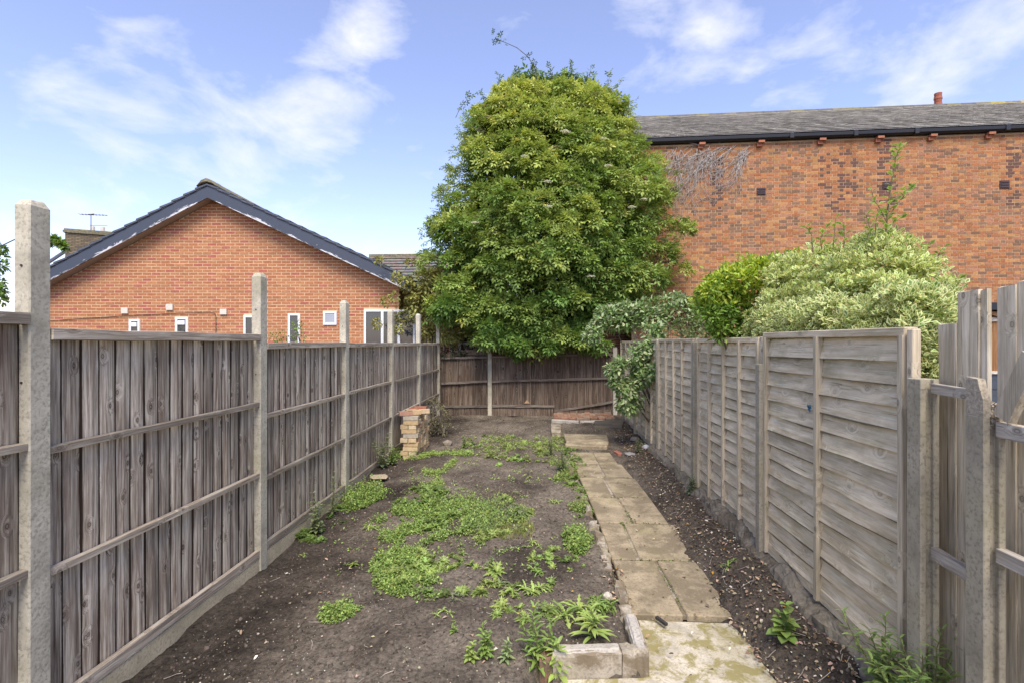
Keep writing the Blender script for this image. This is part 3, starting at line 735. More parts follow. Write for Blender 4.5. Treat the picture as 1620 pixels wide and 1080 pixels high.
# ------------------------------------------------------------------ distant house with chimney and aerial
def far_house():
    z = 27
    base = P(110, 440, z); t = thing('terraced_house', 'distant terraced house with hipped slate roof beyond the left bargeboard', 'house', (base.x, base.y, -.2))
    U = RT; D = FW
    a = P(30, 445, z); a2 = P(190, 445, z)
    up = D*3.4 + Vector((0,0,2.05))
    sc = lambda s, j: tuple(x*random.uniform(.8, 1.25) for x in (.21, .20, .21))
    slate_field(t, a, U, up, 18, 12, .30, up.length/12, sc, 216, M['slate'])
    MB().obox(a - Vector((0,0,.05)), U*5.4, up, (0,0,.03)).build('roof_boarding', M['slatecol'], t)
    MB().obox(a + D*.3 - Vector((0,0,5)), U*5.2, D*5, (0,0,4.95)).build('wall', M['brownbrick'], t)
    h = MB(); h.tube([P(64, 424, z-.1), P(112, 392, z+1.7)], .09, 6); h.build('hip_tile', M['slatecol'], t)
    h = MB(); h.tube([P(64, 432, z-.3), P(130, 398, z+1.2)], .07, 6); h.build('hip_tile', M['slatecol'], t)
    MB().obox(a + up + Vector((0,0,0)), U*5.4, D*.25, (0,0,.12)).build('ridge', M['moss'], t)
    # chimney: seen at its corner
    c = P(103, 394, z+.3); u1 = (RT*.95 + D*.45).normalized(); u2 = Vector((-u1.y, u1.x, 0))
    s = MB(); s.obox(c - Vector((0,0,1.2)), u1*2.05, u2*.75, (0,0,2.1)); ch = s.build('chimney', M['brownbrick'], t)
    s = MB(); s.obox(c - u1*.08 - u2*.08 + Vector((0,0,.9)), u1*2.2, u2*.9, (0,0,.12)); s.obox(c - u1*.04 - u2*.04 + Vector((0,0,1.02)), u1*2.1, u2*.82, (0,0,.1)); s.build('chimney_cap', M['moss'], ch)
    for k in (1.1, 1.55): MB().tube([c + u1*k + u2*.35 + Vector((0,0,1.1)), c + u1*k + u2*.35 + Vector((0,0,1.4))], .11, 8).build('chimney_pot', M['cream'], ch)
    # aerial
    p = P(143, 362, z+.3); m = MB(); m.tube([P(144, 366, z+.3), P(144, 339, z+.3)], .022, 5)
    m.tube([P(126, 339.5, z+.3), P(170, 341, z+.6)], .014, 4); m.tube([P(142, 357, z+.3), P(170, 357.5, z+.6)], .012, 4)
    for k in range(8): 
        q = P(128+k*5.4, 339.6+k*.2, z+.3+.04*k); m.tube([q + D*.18, q - D*.18], .009, 4)
    m.tube([P(139, 340, z+.3), P(149, 339, z+.3)], .03, 4)
    tag(m.build('tv_aerial', M['metal']), 'thin television aerial standing on the distant chimney', 'aerial')
def farbrick():
    m, N, L, B = newmat('sooty_stock_brick')
    tc = N.new('ShaderNodeTexCoord'); mp = N.new('ShaderNodeMapping'); L.new(tc.outputs['Object'], mp.inputs[0]); mp.inputs['Rotation'].default_value = (R(90), 0, 0)
    b = N.new('ShaderNodeTexBrick'); L.new(mp.outputs[0], b.inputs['Vector']); b.inputs['Scale'].default_value = 1; b.inputs['Brick Width'].default_value = .23; b.inputs['Row Height'].default_value = .085; b.inputs['Mortar Size'].default_value = .013
    b.inputs['Color1'].default_value = (.25, .19, .10, 1); b.inputs['Color2'].default_value = (.13, .10, .065, 1); b.inputs['Mortar'].default_value = (.06, .05, .04, 1)
    L.new(b.outputs['Color'], B.inputs['Base Color']); B.inputs['Roughness'].default_value = .95
    return m
M['brownbrick'] = farbrick()
far_house()

# ------------------------------------------------------------------ left fence: concrete posts, feather-edged boards
LX = -2.5
def fence_left():
    t = thing('closeboard_fence', 'tall weathered grey-brown board fence with taller concrete posts along the left side', 'fence', (LX, 7, -.25))
    ys = [.38, 2.28, 4.27, 6.18, 8.12, 9.96, 11.88]       # near faces of the posts
    tops = [2.5, 2.50, 2.41, 2.32, 2.33, 2.36, 2.36]
    for y, zt in zip(ys, tops):
        m = MB(); w = .085; d = .11; c = .018; x0, x1 = LX-w, LX
        def ring(z, i): return [(x0+i,y+i,z),(x1-i,y+i,z),(x1-i,y+d-i,z),(x0+i,y+d-i,z)]
        v = ring(-.5, 0) + ring(zt-.035, 0) + ring(zt, c)
        v = [(p[0] + random.uniform(-.002, .002), p[1] + random.uniform(-.002, .002), p[2] + random.uniform(-.004, .004)) for p in v]
        f = [(0,3,2,1),(8,9,10,11)] + [(a+k, a+(k+1)%4, a+4+(k+1)%4, a+4+k) for a in (0, 4) for k in range(4)]
        m.add(v, f); post = m.build('post', M['conc'], t, bevel=.006)
        if y > 1:
            for zz, s in ((zt-.33, .006), (zt-.9, .006)):
                MB().tube([(LX-w*.5, y+.001, zz), (LX-w*.5, y-.003, zz)], s, 8).build('bolt_hole', M['cable'], post)
    # one board mesh each of a few shapes, shared
    bl = []
    for k in range(6):
        m = MB(); w = .122; n = 10; H = 1.8; random.seed(100+k)
        vs_ = []
        for i in range(n+1):
            z = -H/2 + H*i/n; wb = .0016*math.sin(i*1.3+k) + random.uniform(-.0012, .0012); cu = .004*math.sin(i/n*math.pi)*(k % 3 - 1)
            vs_ += [(cu, -w/2+wb, z), (cu-.022, -w/2+wb, z), (cu-.027, w/2+wb, z), (cu-.012, w/2+wb, z), (cu+.003, 0+wb, z)]
        fs = []
        for i in range(n):
            a = i*5; b = a+5
            for p, q in ((0,1),(1,2),(2,3),(3,4),(4,0)): fs.append((a+p, b+p, b+q, a+q))
        fs += [(0,1,2,3,4)[::-1], tuple(n*5+j for j in range(5))]
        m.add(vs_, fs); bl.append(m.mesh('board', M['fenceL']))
    spec = [(1.955, 1.29, .67, -.0), (1.88, 1.245, .62, -.08), (1.805, 1.12, .56, -.05), (1.795, 1.13, .54, -.05), (1.79, 1.12, .54, -.02), (1.785, 1.12, .54, .02)]
    random.seed(3)
    for i in range(6):
        ya, yb = ys[i]+.11, ys[i+1]; top, mid, low, bot = spec[i]
        n = 17; p = (yb-ya)/n; H = top-.055-(bot+.02)
        for k in range(n):
            y = ya + p*(k+.5); zc = (top-.055+bot+.02)/2
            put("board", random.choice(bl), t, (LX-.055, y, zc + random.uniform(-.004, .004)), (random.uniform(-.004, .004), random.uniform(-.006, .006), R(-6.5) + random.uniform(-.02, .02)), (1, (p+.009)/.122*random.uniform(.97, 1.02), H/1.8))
        for zz, h, th in ((top-.045, .062, .05), (mid, .042, .035), (low, .042, .035), (bot, .075, .035)):
            m = MB(); mm = 8; x1 = LX-.042+th; jit_ = [random.uniform(-.003, .003) for _ in range(mm+1)]
            vs_ = []
            for q in range(mm+1):
                y = ya+.002 + (yb-ya-.004)*q/mm; j = jit_[q]
                vs_ += [(LX-.04, y, zz-h/2+j), (x1, y, zz-h/2+.004+j), (x1, y, zz+h/2+j-.004), (LX-.04, y, zz+h/2+j)]
            fs = [(a*4+k, a*4+(k+1)%4, a*4+4+(k+1)%4, a*4+4+k) for a in range(mm) for k in range(4)] + [(0,1,2,3)[::-1], tuple(mm*4+k for k in range(4))]
            m.add(vs_, fs); m.build('rail', M['railL'], t)
        MB().box(LX-.062, LX-.012, ya+.002, yb-.002, bot-.35, bot-.042).build('gravel_board', M['gravelb'], t, bevel=.004)
fence_left()

# ------------------------------------------------------------------ back fence
BY = 12.0
def fence_back():
    pL = Vector((LX+.01, BY)); pR = Vector((1.78, BY+.2)); U = Vector((pR.x-pL.x, pR.y-pL.y, 0)); ln = U.length; U.normalize(); Nn = Vector((U.y, -U.x, 0))
    t = thing('back_fence', 'dark brown closeboard fence with one pale concrete post across the end of the garden', 'fence', (-.3, BY+.1, 0))
    o = Vector((pL.x, pL.y, 0)); random.seed(21)
    posts = [1.19, 4.21]
    for s, top in zip(posts, (1.60, 1.66)):
        m = MB(); m.obox(o + U*(s-.05) - Nn*.06 + Vector((0,0,-.3)), U*.1, Nn*.11, (0,0,top+.3)); m.build('post', M['conc'], t, bevel=.008)
    def ztop(s): return 1.53 if s < 1.19 else 1.47 + .16*max(0, (s-2.2))/2.1
    # boards
    s = .01; k = 0; bm = []
    for v in range(5):
        m = MB(); w = .115; m.add([(-w/2,0,-.5),(w/2,.012,-.5),(w/2,.0,-.5+0),(-w/2,-.008,-.5)] , [])
        m = MB(); m.prism([(-w/2, .006, -.5), (w/2, .0, -.5), (w/2, .014, -.5), (-w/2, .012, -.5)], (0, 0, 1.0)); bm.append(m.mesh('board', M['fenceB']))
    while s < ln-.03:
        w = random.uniform(.098, .118); c = s+w/2
        if abs(c-1.19) < .055: s += .06; continue
        zt = ztop(c) + random.uniform(-.012, .012); z0 = .12
        split = 1.9 < c < 2.05
        ang = math.atan2(U.y, U.x)
        if not (2.15 < c < 2.24):
            put('board', random.choice(bm), t, o + U*c + Nn*random.uniform(-.004, .004) + Vector((0,0,(zt+z0)/2)), (0, random.uniform(-.012, .012), ang + R(-3) + random.uniform(-.03, .03)), (w/.105, 1, zt-z0))
        else:
            put('board', random.choice(bm), t, o + U*(c+.01) - Nn*.012 + Vector((0,0,(zt+z0)/2)), (0, .03, ang + .04), (w/.13, 1, zt-z0))
        s += w*.97
    def rail(s0, s1, z0, z1, h=.05, th=.05, mat='railB', name='rail', lift=0):
        m = MB(); n = 6; vs_ = []
        for i in range(n+1):
            q = s0 + (s1-s0)*i/n; z = z0 + (z1-z0)*i/n + random.uniform(-.006, .006); b = o + U*q
            vs_ += [b + Nn*.012 + Vector((0,0,z-h/2)), b + Nn*(.012+th) + Vector((0,0,z-h/2)), b + Nn*(.012+th) + Vector((0,0,z+h/2)), b + Nn*.012 + Vector((0,0,z+h/2))]
        fs = [(a*4+k, a*4+(k+1)%4, a*4+4+(k+1)%4, a*4+4+k) for a in range(n) for k in range(4)] + [(3,2,1,0), tuple(n*4+k for k in range(4))]
        m.add(vs_, fs); m.build(name, M[mat], t)
    rail(.02, 1.13, 1.40, 1.42); rail(1.25, 4.15, 1.42, 1.50)
    rail(.02, 1.13, .79, .84); rail(1.25, 4.15, .84, .92)
    rail(.02, 1.13, .22, .24); rail(1.25, 2.75, .25, .235, .06)
    rail(2.76, 4.15, .12, .35, .05)
    rail(.35, 1.14, 1.53, 1.545, .12, .03, 'fenceB', 'capping_board'); rail(2.7, 4.16, 1.56, 1.64, .14, .028, 'fenceB', 'capping_board')
    rail(.02, 1.13, .1, .1, .17, .025, 'fenceB', 'gravel_board'); rail(1.25, 2.72, .1, .1, .19, .025, 'fenceB', 'gravel_board'); rail(2.74, 4.15, .06, .08, .16, .035, 'fenceB', 'gravel_board')
    # shallow roof-like ledge over the left panel and a bright chip in the boards
    m = MB(); m.prism([o + U*2.02 + Nn*.02 + Vector((0,0,.31)), o + U*2.16 + Nn*.02 + Vector((0,0,.31)), o + U*2.09 + Nn*.02 + Vector((0,0,.40))], Nn*.004); m.build('wood_chip', M['chip'], t)
M['chip'] = plain('fresh_split_wood', (.48, .30, .16), .8)
fence_back()

# ------------------------------------------------------------------ right fence: overlapping waney slats
RX = 1.83
def fence_right():
    t = thing('lap_panel_fence', 'silvery grey fence of overlapping horizontal slats along the right side of the garden', 'fence', (RX, 7, 0))
    random.seed(8)
    ys = [2.53, 4.21, 6.0, 7.9, 9.83, 11.75]
    var = []
    for k in range(8):
        m = MB(); n = 14; L_ = 1.8; vs_ = []; ph = random.uniform(0, 6); amp = random.uniform(.003, .010)
        for i in range(n+1):
            y = -L_/2 + L_*i/n
            wv = amp*math.sin(i/n*random.uniform(3, 3.4)*2+ph) + random.uniform(-.003, .003); bow = .009*math.sin(i*.9+ph)*(k % 2)
            vs_ += [(-.034-bow, y, -.067+wv), (-.020-bow, y, -.067+wv), (.004, y, .068), (-.004, y, .068)]
        fs = [(a*4+q, a*4+(q+1)%4, a*4+4+(q+1)%4, a*4+4+q) for a in range(n) for q in range(4)] + [(3,2,1,0), tuple(n*4+q for q in range(4))]
        m.add(vs_, fs); var.append(m.mesh('slat', M['slatR']))
    for i in range(5):
        ya, yb = ys[i]+(.06 if i == 0 else .09), ys[i+1]-.02
        zt = [1.865, 1.83, 1.83, 1.83, 1.80][i]; zb = [.17, .10, .20, .16, .15][i]
        lean = [0, .012, -.008, .006, 0][i]
        n = [14, 16, 15, 15, 15][i]; p = (zt-.06-zb)/n
        for k in range(n):
            z = zb + p*(k+.5)+.01; warp = .006*math.sin(k*1.1+i)
            if i == 1 and 3 < k < 10: warp *= 2.5
            a = random.uniform(-.006, .006) - (.012 if i == 0 and k > 4 else 0)
            if i == 1: a += random.uniform(-.012, .012)
            put('slat', random.choice(var), t, (RX + lean + random.uniform(-.003, .003), (ya+yb)/2, z), (a, 0, R(0) + warp*.3), (1, (yb-ya)/1.8, p/.115))
        bats = [[.0, .5, .985], [0, .25, .5, .76, .985], [0, .26, .5, .75, .985], [0, .26, .5, .75, .985], [0, .3, .6, .985]][i]
        for f in bats:
            y = ya + (yb-ya-.035)*f; m = MB(); nseg = 6; vs_ = []
            for q in range(nseg+1):
                z = zb-.06 + (zt-.035-zb+.06)*q/nseg; b = random.uniform(-.003, .003)
                vs_ += [(RX-.058+lean, y+b, z), (RX-.058+lean, y+.034+b, z), (RX-.012+lean, y+.034+b, z), (RX-.012+lean, y+b, z)]
            fs = [(a*4+q, a*4+4+q, a*4+4+(q+1)%4, a*4+(q+1)%4) for a in range(nseg) for q in range(4)] + [(0,1,2,3), tuple(nseg*4+q for q in range(4))[::-1]]
            m.add(vs_, fs); m.build('batten', M['battR'], t)
        MB().box(RX-.048+lean, RX+.02+lean, ya, yb, zt-.04, zt+.006).build('top_rail', M['slatR'], t, bevel=.004)
        MB().box(RX-.030+lean, RX+.02+lean, ya, yb, zb-.07, zb+.02).build('bottom_rail', M['slatR'], t, bevel=.004)
        if i >= 2: MB().box(RX-.02, RX+.03, ya-.02, yb+.02, zb-.32, zb-.075).build('gravel_board', M['battR'], t, bevel=.004)
        if i > 0:
            y = ys[i]; z = [0, 1.62, 1.80, 1.83, 1.80][i]
            MB().box(RX-.085, RX+.02, y-.045, y+.035, -.1, z).build('post', M['concpost'], t, bevel=.008)
            MB().box(RX-.03, RX+.01, y+.036, y+.085, -.05, 1.84).build('post', M['battR'], t, bevel=.004)
    MB().box(RX-.048, RX-.005, 2.536, 2.575, .05, 1.86).build('batten', M['battR'], t, bevel=.004)
    # blue twine knot on the middle batten, and a nail in the top rail
    k = P(1287, 645, 3.33); m = MB()
    for _ in range(7):
        a = Vector((RX-.055, k.y-.01, k.z)); pts = [a + Vector((random.uniform(-.02, .0), random.uniform(-.02, .02), random.uniform(-.025, .025))) for _ in range(4)]
        m.tube(pts, .003, 4)
    tag(m.build('twine', M['twine']), 'small scrap of blue twine knotted on the middle batten of the nearest slatted panel', 'twine')
M['twine'] = plain('blue_twine', (.03, .12, .2), .8)
M['concpost'] = concrete('weathered_grey_post', (.36, .32, .235), pit=.35, lichen=.5)
fence_right()
def footing():
    m = MB(); random.seed(14); n = 60; vs_ = []
    for i in range(n+1):
        y = 2.2 + 6.0*i/n; w = .11 + .08*float(vnoise(y*3, 2)) ; h = .10 + .10*float(vnoise(y*4, 9)); g = float(base_h(1.6, y))
        vs_ += [(RX+.03, y, g-.1), (RX-w-.05, y, g-.1), (RX-w+.02*float(vnoise(y*9, 1)), y, g+h*.6), (RX-.035-.05*random.random(), y, g+h), (RX+.03, y, g+h)]
    fs = [(a*5+q, a*5+(q+1)%5, a*5+5+(q+1)%5, a*5+5+q) for a in range(n) for q in range(5)] + [tuple(range(5))[::-1], tuple(n*5+q for q in range(5))]
    m.add(vs_, fs); o = m.build('fence_footing', M['rubble'], smooth=False); tag(o, kind='structure')
    d = o.modifiers.new('sub', 'SUBSURF'); d.levels = 2; d.render_levels = 2; d.subdivision_type = 'SIMPLE'
    tx = bpy.data.textures.new('clump', 'CLOUDS'); tx.noise_scale = .05; q = o.modifiers.new('disp', 'DISPLACE'); q.texture = tx; q.strength = .05; q.mid_level = .5
footing()

# ------------------------------------------------------------------ near right: broken concrete posts and tall rough boards
def fence_end():
    t = thing('broken_fence', 'rough upright boards nailed between two low concrete posts at the right edge of the picture', 'fence', (1.9, 2.0, 0))
    random.seed(4)
    def hpost(y, top, broken):
        x0, x1 = RX-.075, RX+.01; w = .088
        m = MB(); s = .026                      # H-shaped: a slot runs down the faces along the fence
        prof = [(x0,y),(x0+s,y),(x0+s,y+.022),(x1-s,y+.022),(x1-s,y),(x1,y),(x1,y+w),(x1-s,y+w),(x1-s,y+w-.022),(x0+s,y+w-.022),(x0+s,y+w),(x0,y+w)]
        m.prism([(a, b, -.3) for a, b in prof], (0, 0, top+.3))
        p = m.build('post', M['concR'], t, bevel=.003)
        return p
    hpost(2.445, 1.625, False)
    p = hpost(2.11, 1.50, True); p['label'] = 'post with its head broken off, pale aggregate showing'
    # broken head: lumpy aggregate
    random.seed(9); m = MB()
    m.prism([(RX-.074, y_, z_) for y_, z_ in ((2.112, 1.5005), (2.197, 1.5005), (2.197, 1.655), (2.14, 1.648), (2.128, 1.60), (2.115, 1.57))], (.03, 0, 0), (.72, .72, .70))
    for _ in range(170):
        u_ = random.random(); c = Vector((RX-.05+u_*.06, 2.118+random.random()*.075, 1.455+random.random()*(.17-.1*u_))); r = random.uniform(.006, .014)
        if c.z > 1.54 + (c.y-2.118)*1.6: c.z = 1.50 + (c.y-2.118)*1.4*random.random()
        vs_ = [c + Vector((random.uniform(-1,1), random.uniform(-1,1), random.uniform(-1,1))).normalized()*r for _ in range(6)]
        m.add(vs_, [(0,1,2),(0,2,3),(0,3,4),(0,4,1),(5,2,1),(5,3,2),(5,4,3),(5,1,4)])
    m.build('broken_head', M['aggregate'], p)
    def board(y0, y1, top, z0=-.05, x=RX+.09, tilt=0):
        m = MB(); n = 8; vs_ = []
        for i in range(n+1):
            z = z0 + (top-z0)*i/n; b = tilt*(z-z0) + random.uniform(-.0015, .0015)
            vs_ += [(x-.009, y0+b, z), (x+.009, y0+b, z), (x+.009, y1+b, z), (x-.009, y1+b, z)]
        vs_[-1] = (vs_[-1][0], vs_[-1][1], top-.006)
        fs = [(a*4+q, a*4+4+q, a*4+4+(q+1)%4, a*4+(q+1)%4) for a in range(n) for q in range(4)] + [(0,1,2,3), tuple(n*4+q for q in range(4))[::-1]]
        m.add(vs_, fs); return m.build('board', M['boardE'], t)
    K = (RX+.09)*FPX
    Y = lambda px: K/(px-860)*.998 + (RX+.09)*math.sin(TH)
    board(Y(1511), Y(1484), 1.885); board(Y(1545), Y(1512.5), 2.03, x=RX+.095); board(Y(1555.5), Y(1546), 2.03, x=RX+.105); board(Y(1606), Y(1577), 2.03, x=RX+.09)
    board(Y(1636), Y(1607), 2.045, x=RX+.097); board(Y(1668), Y(1638), 2.05); board(Y(1700), Y(1670), 2.04)
    board(Y(1484)+.005, Y(1466), 1.60, x=RX+.10)
    # lower boards close the gap below the missing one
    board(Y(1577), Y(1556), 1.50, x=RX+.108)
    def rail(y0, y1, z0, z1, h=.05, th=.035, x=RX+.012, lab=None):
        m = MB(); n = 5; vs_ = []
        for i in range(n+1):
            y = y0 + (y1-y0)*i/n; z = z0 + (z1-z0)*i/n + random.uniform(-.002, .002)
            vs_ += [(x, y, z-h/2), (x+th, y, z-h/2), (x+th, y, z+h/2), (x, y, z+h/2)]
        fs = [(a*4+q, a*4+(q+1)%4, a*4+4+(q+1)%4, a*4+4+q) for a in range(n) for q in range(4)] + [(3,2,1,0), tuple(n*4+q for q in range(4))]
        m.add(vs_, fs); return m.build('rail', M['railE'], t)
    rail(2.2, 2.445, 1.575, 1.585, .045, .03, RX-.03); rail(2.2, 2.445, .80, .82, .055, .03, RX-.03)
    rail(1.3, 2.11, 1.43, 1.45, .06, .04, RX-.03); rail(1.3, 2.11, .93, .95, .055, .04, RX-.03)
    # loose brace leaning across, and a post at the picture's edge
    a = Vector((RX-.045, 2.105, 1.515)); b = Vector((RX-.045, 1.985, 1.765)); d = (b-a); 
    n = -Vector((0, d.z, -d.y)).normalized()*.07
    m = MB().obox(a, d, n, (.032, 0, 0)); o = m.build('brace', M['boardE'], t); o['label'] = 'short loose board leaning diagonally off the broken post'
    MB().box(RX-.07, RX-.035, 1.84, 1.895, -.1, 1.805).build('upright', M['boardE'], t, bevel=.004)
    for y, z in ((2.13, 1.60), (2.42, 1.58)):
        MB().tube([(RX-.07, y-.0, z), (RX-.12, y-.04, z+.002)], .0022, 5).build('nail', M['metal'], t)
M['aggregate'] = attrmat('aggregate', nscale=70, namt=.5, mul=(.50, .43, .33))
fence_end()
def shed():
    # glimpsed through the gap in the tall boards
    a = P(1535, 505, 6.3); b = P(1600, 505, 6.3); U = (b-a).normalized(); D = Vector((-U.y, U.x, 0)); o = Vector((a.x, a.y, 0)); L_ = 2.3
    t = thing('garden_shed', 'orange-brown timber shed seen through the gap in the tall boards', 'shed', (o.x, o.y, 0))
    for k in range(16):
        MB().obox(o + U*(k*.145) + Vector((0,0,1.43)), U*.138, D*.02, (0,0,.62)).build('board', M['shedwood'], t)
    MB().obox(o - D*.02 + Vector((0,0,1.395)), U*L_, D*.05, (0,0,.035)).build('sill', M['railE'], t)
    for k in range(7): MB().obox(o + Vector((0,0,.0+k*.2)), U*L_, D*.02, (0,0,.19)).build('lower_board', M['shedgrey'], t)
    MB().obox(o - D*.02 + Vector((0,0,2.05)), U*L_, D*.06, (0,0,.05)).build('fascia', M['railE'], t)
    MB().obox(o - D*.12 + Vector((0,0,2.19)), U*L_, D*1.6, (0,0,.09)).build('roof', M['black'], t)
    MB().obox(o + D*.03, U*L_, D*1.4, (0,0,2.18)).build('wall', M['shedwood'], t)
    MB().prism([o - D*.05 + U*.0 + Vector((0,0,2.19)), o - D*.05 + U*.5 + Vector((0,0,2.06)), o - D*.05 + U*.5 + Vector((0,0,2.1)), o - D*.05 + Vector((0,0,2.23))], D*.02).build('trim', M['shedwood'], t)
M['shedwood'] = wood('orange_shed_wood', 2, (.16, .07, .03), (.36, .18, .075), (.46, .26, .12)); M['shedgrey'] = plain('blue_grey_boards', (.06, .07, .085), .8)
shed()

# ------------------------------------------------------------------ path, pad, kerbs, steps
def slab_mesh(name, poly, z, th, mat, parent, slope=None, bev=.01):
    m = MB(); n = len(poly); 
    m.prism([Vector((x, y, (z(x, y) if callable(z) else z)-th)) for x, y in poly], (0, 0, th))
    return m.build(name, mat, parent, bevel=bev)
def pz(x, y): return float(lerp(y, [(0, -.17), (3.6, -.17), (4.5, -.135), (5.4, -.085), (6.1, -.05), (7.1, -.01), (8.4, .02)]))
def path():
    t = bpy.data.objects.new('garden_path', None); col.objects.link(t); t.location = (1, 5.5, -.1); WP[t.name] = Vector((1, 5.5, -.1)); tag(t, kind='structure')
    random.seed(31)
    rows = [3.66, 4.50, 5.28, 6.02, 6.78, 7.45, 8.15]
    splits = [[.63, 1.02, 1.42], [.62, .86, 1.36], [.62, .97, 1.35], [.61, .93, 1.34], [.62, .99, 1.33], [.64, 1.0, 1.30]]
    for i in range(6):
        s = splits[i]; y0, y1 = rows[i], rows[i+1]
        for k in range(len(s)-1):
            g = .010; x0 = s[k]+g; x1 = s[k+1]-g; yy0 = y0+g; yy1 = y1-g; j = lambda: random.uniform(-.012, .012)
            if k == len(s)-2: x1 += random.uniform(-.03, .03)
            poly = [(x0+j(), yy0+j()*.5), (x1+j(), yy0+j()*.5), (x1+j(), yy1+j()*.5), (x0+j(), yy1+j()*.5)]
            dz = random.uniform(-.003, .003)
            poly = [(x + float(drift(y)), y) for x, y in poly]; slab_mesh('paving_slab', poly, lambda x, y: pz(x, y)+dz, .055, M['slab'], t, bev=.008)
    # narrow mortar strip between the side-by-side slabs stays lower
    for i in range(6):
        s = splits[i][1] + float(drift((rows[i]+rows[i+1])/2)); slab_mesh('mortar_joint', [(s-.03, rows[i]+.02), (s+.03, rows[i]+.02), (s+.03, rows[i+1]-.02), (s-.03, rows[i+1]-.02)], lambda x, y: pz(x, y)-.012, .03, M['kerb'], t, bev=0)
    o = MB(); 
    pad = [(-.2, 1.0), (1.62, 1.0), (1.72, 2.3), (1.60, 2.75), (1.42, 3.15), (1.33, 3.64), (.62, 3.64), (.60, 3.02), (.1, 2.97)]
    s = slab_mesh('concrete_pad', pad, -.195, .1, M['pad'], None, bev=.01); tag(s, kind='structure')
path()
def kerb():
    t = thing('bed_edging', 'rough concrete and stone kerb with a whitened top edging the bare bed beside the path', 'kerb', (.6, 3.1, -.2))
    random.seed(2)
    def block(p0, p1, w, z0, z1, mat, name='kerb_block', n=7, rough=.008):
        p0 = Vector((*p0, 0)); p1 = Vector((*p1, 0)); U = (p1-p0); L_ = U.length; U.normalize(); S = Vector((-U.y, U.x, 0)); m = MB(); vs_ = []
        rr = lambda: random.uniform(-rough, rough)
        for i in range(n+1):
            b = p0 + U*(L_*i/n)
            for sx, z in ((-w/2, z0), (w/2, z0), (w/2+.004, z1-.02), (w/2-.012, z1), (-w/2+.012, z1), (-w/2-.004, z1-.02)):
                vs_.append(b + S*(sx+rr()) + Vector((0, 0, z + (rr() if z > z0 else 0))))
        fs = [(a*6+q, a*6+(q+1)%6, a*6+6+(q+1)%6, a*6+6+q) for a in range(n) for q in range(6)] + [tuple(range(6))[::-1], tuple(n*6+q for q in range(6))]
        m.add(vs_, fs); return m.build(name, mat, t)
    block((.05, 3.01), (.46, 3.055), .085, -.33, -.045, M['kerb']); block((.464, 3.055), (.625, 3.075), .09, -.33, -.04, M['kerb'])
    block((.585, 3.125), (.585, 3.42), .085, -.3, -.045, M['kerb'])
    # whitened worn tops
    block((.06, 3.012), (.45, 3.057), .070, -.0445, -.036, M['whitetop'], 'worn_top', rough=.002); block((.585, 3.04), (.585, 3.41), .068, -.0445, -.034, M['whitetop'], 'worn_top', rough=.002)
    b = block((-.03, 3.0), (.045, 3.01), .085, -.33, -.075, M['dullbrick']); b['label'] = 'red brick end of the kerb'
    # rough edging further along: broken stones set in a line
    y = 3.44; k = 0
    while y < 7.6:
        if random.random() < .3: y += random.uniform(.1, .25)
        L_ = random.uniform(.16, .38); x = .565 + float(drift(y+.15)) + random.uniform(-.02, .015); z = float(lerp(y, [(3.4, -.065), (5, -.04), (8, .03)])) + random.uniform(-.04, .0)
        block((x, y), (x+random.uniform(-.015, .015), y+L_), random.uniform(.05, .085), z-.2, z, M['kerb'], 'edging_stone', 4, .014); y += L_+random.uniform(.004, .02)
M['dullbrick'] = concrete('worn_red_brick', (.26, .13, .085), pit=.3, moss=((.14, .11, .07), 5, .8))
M['whitetop'] = concrete('whitened_concrete', (.47, .43, .36), pit=.3, lichen=.2)
kerb()
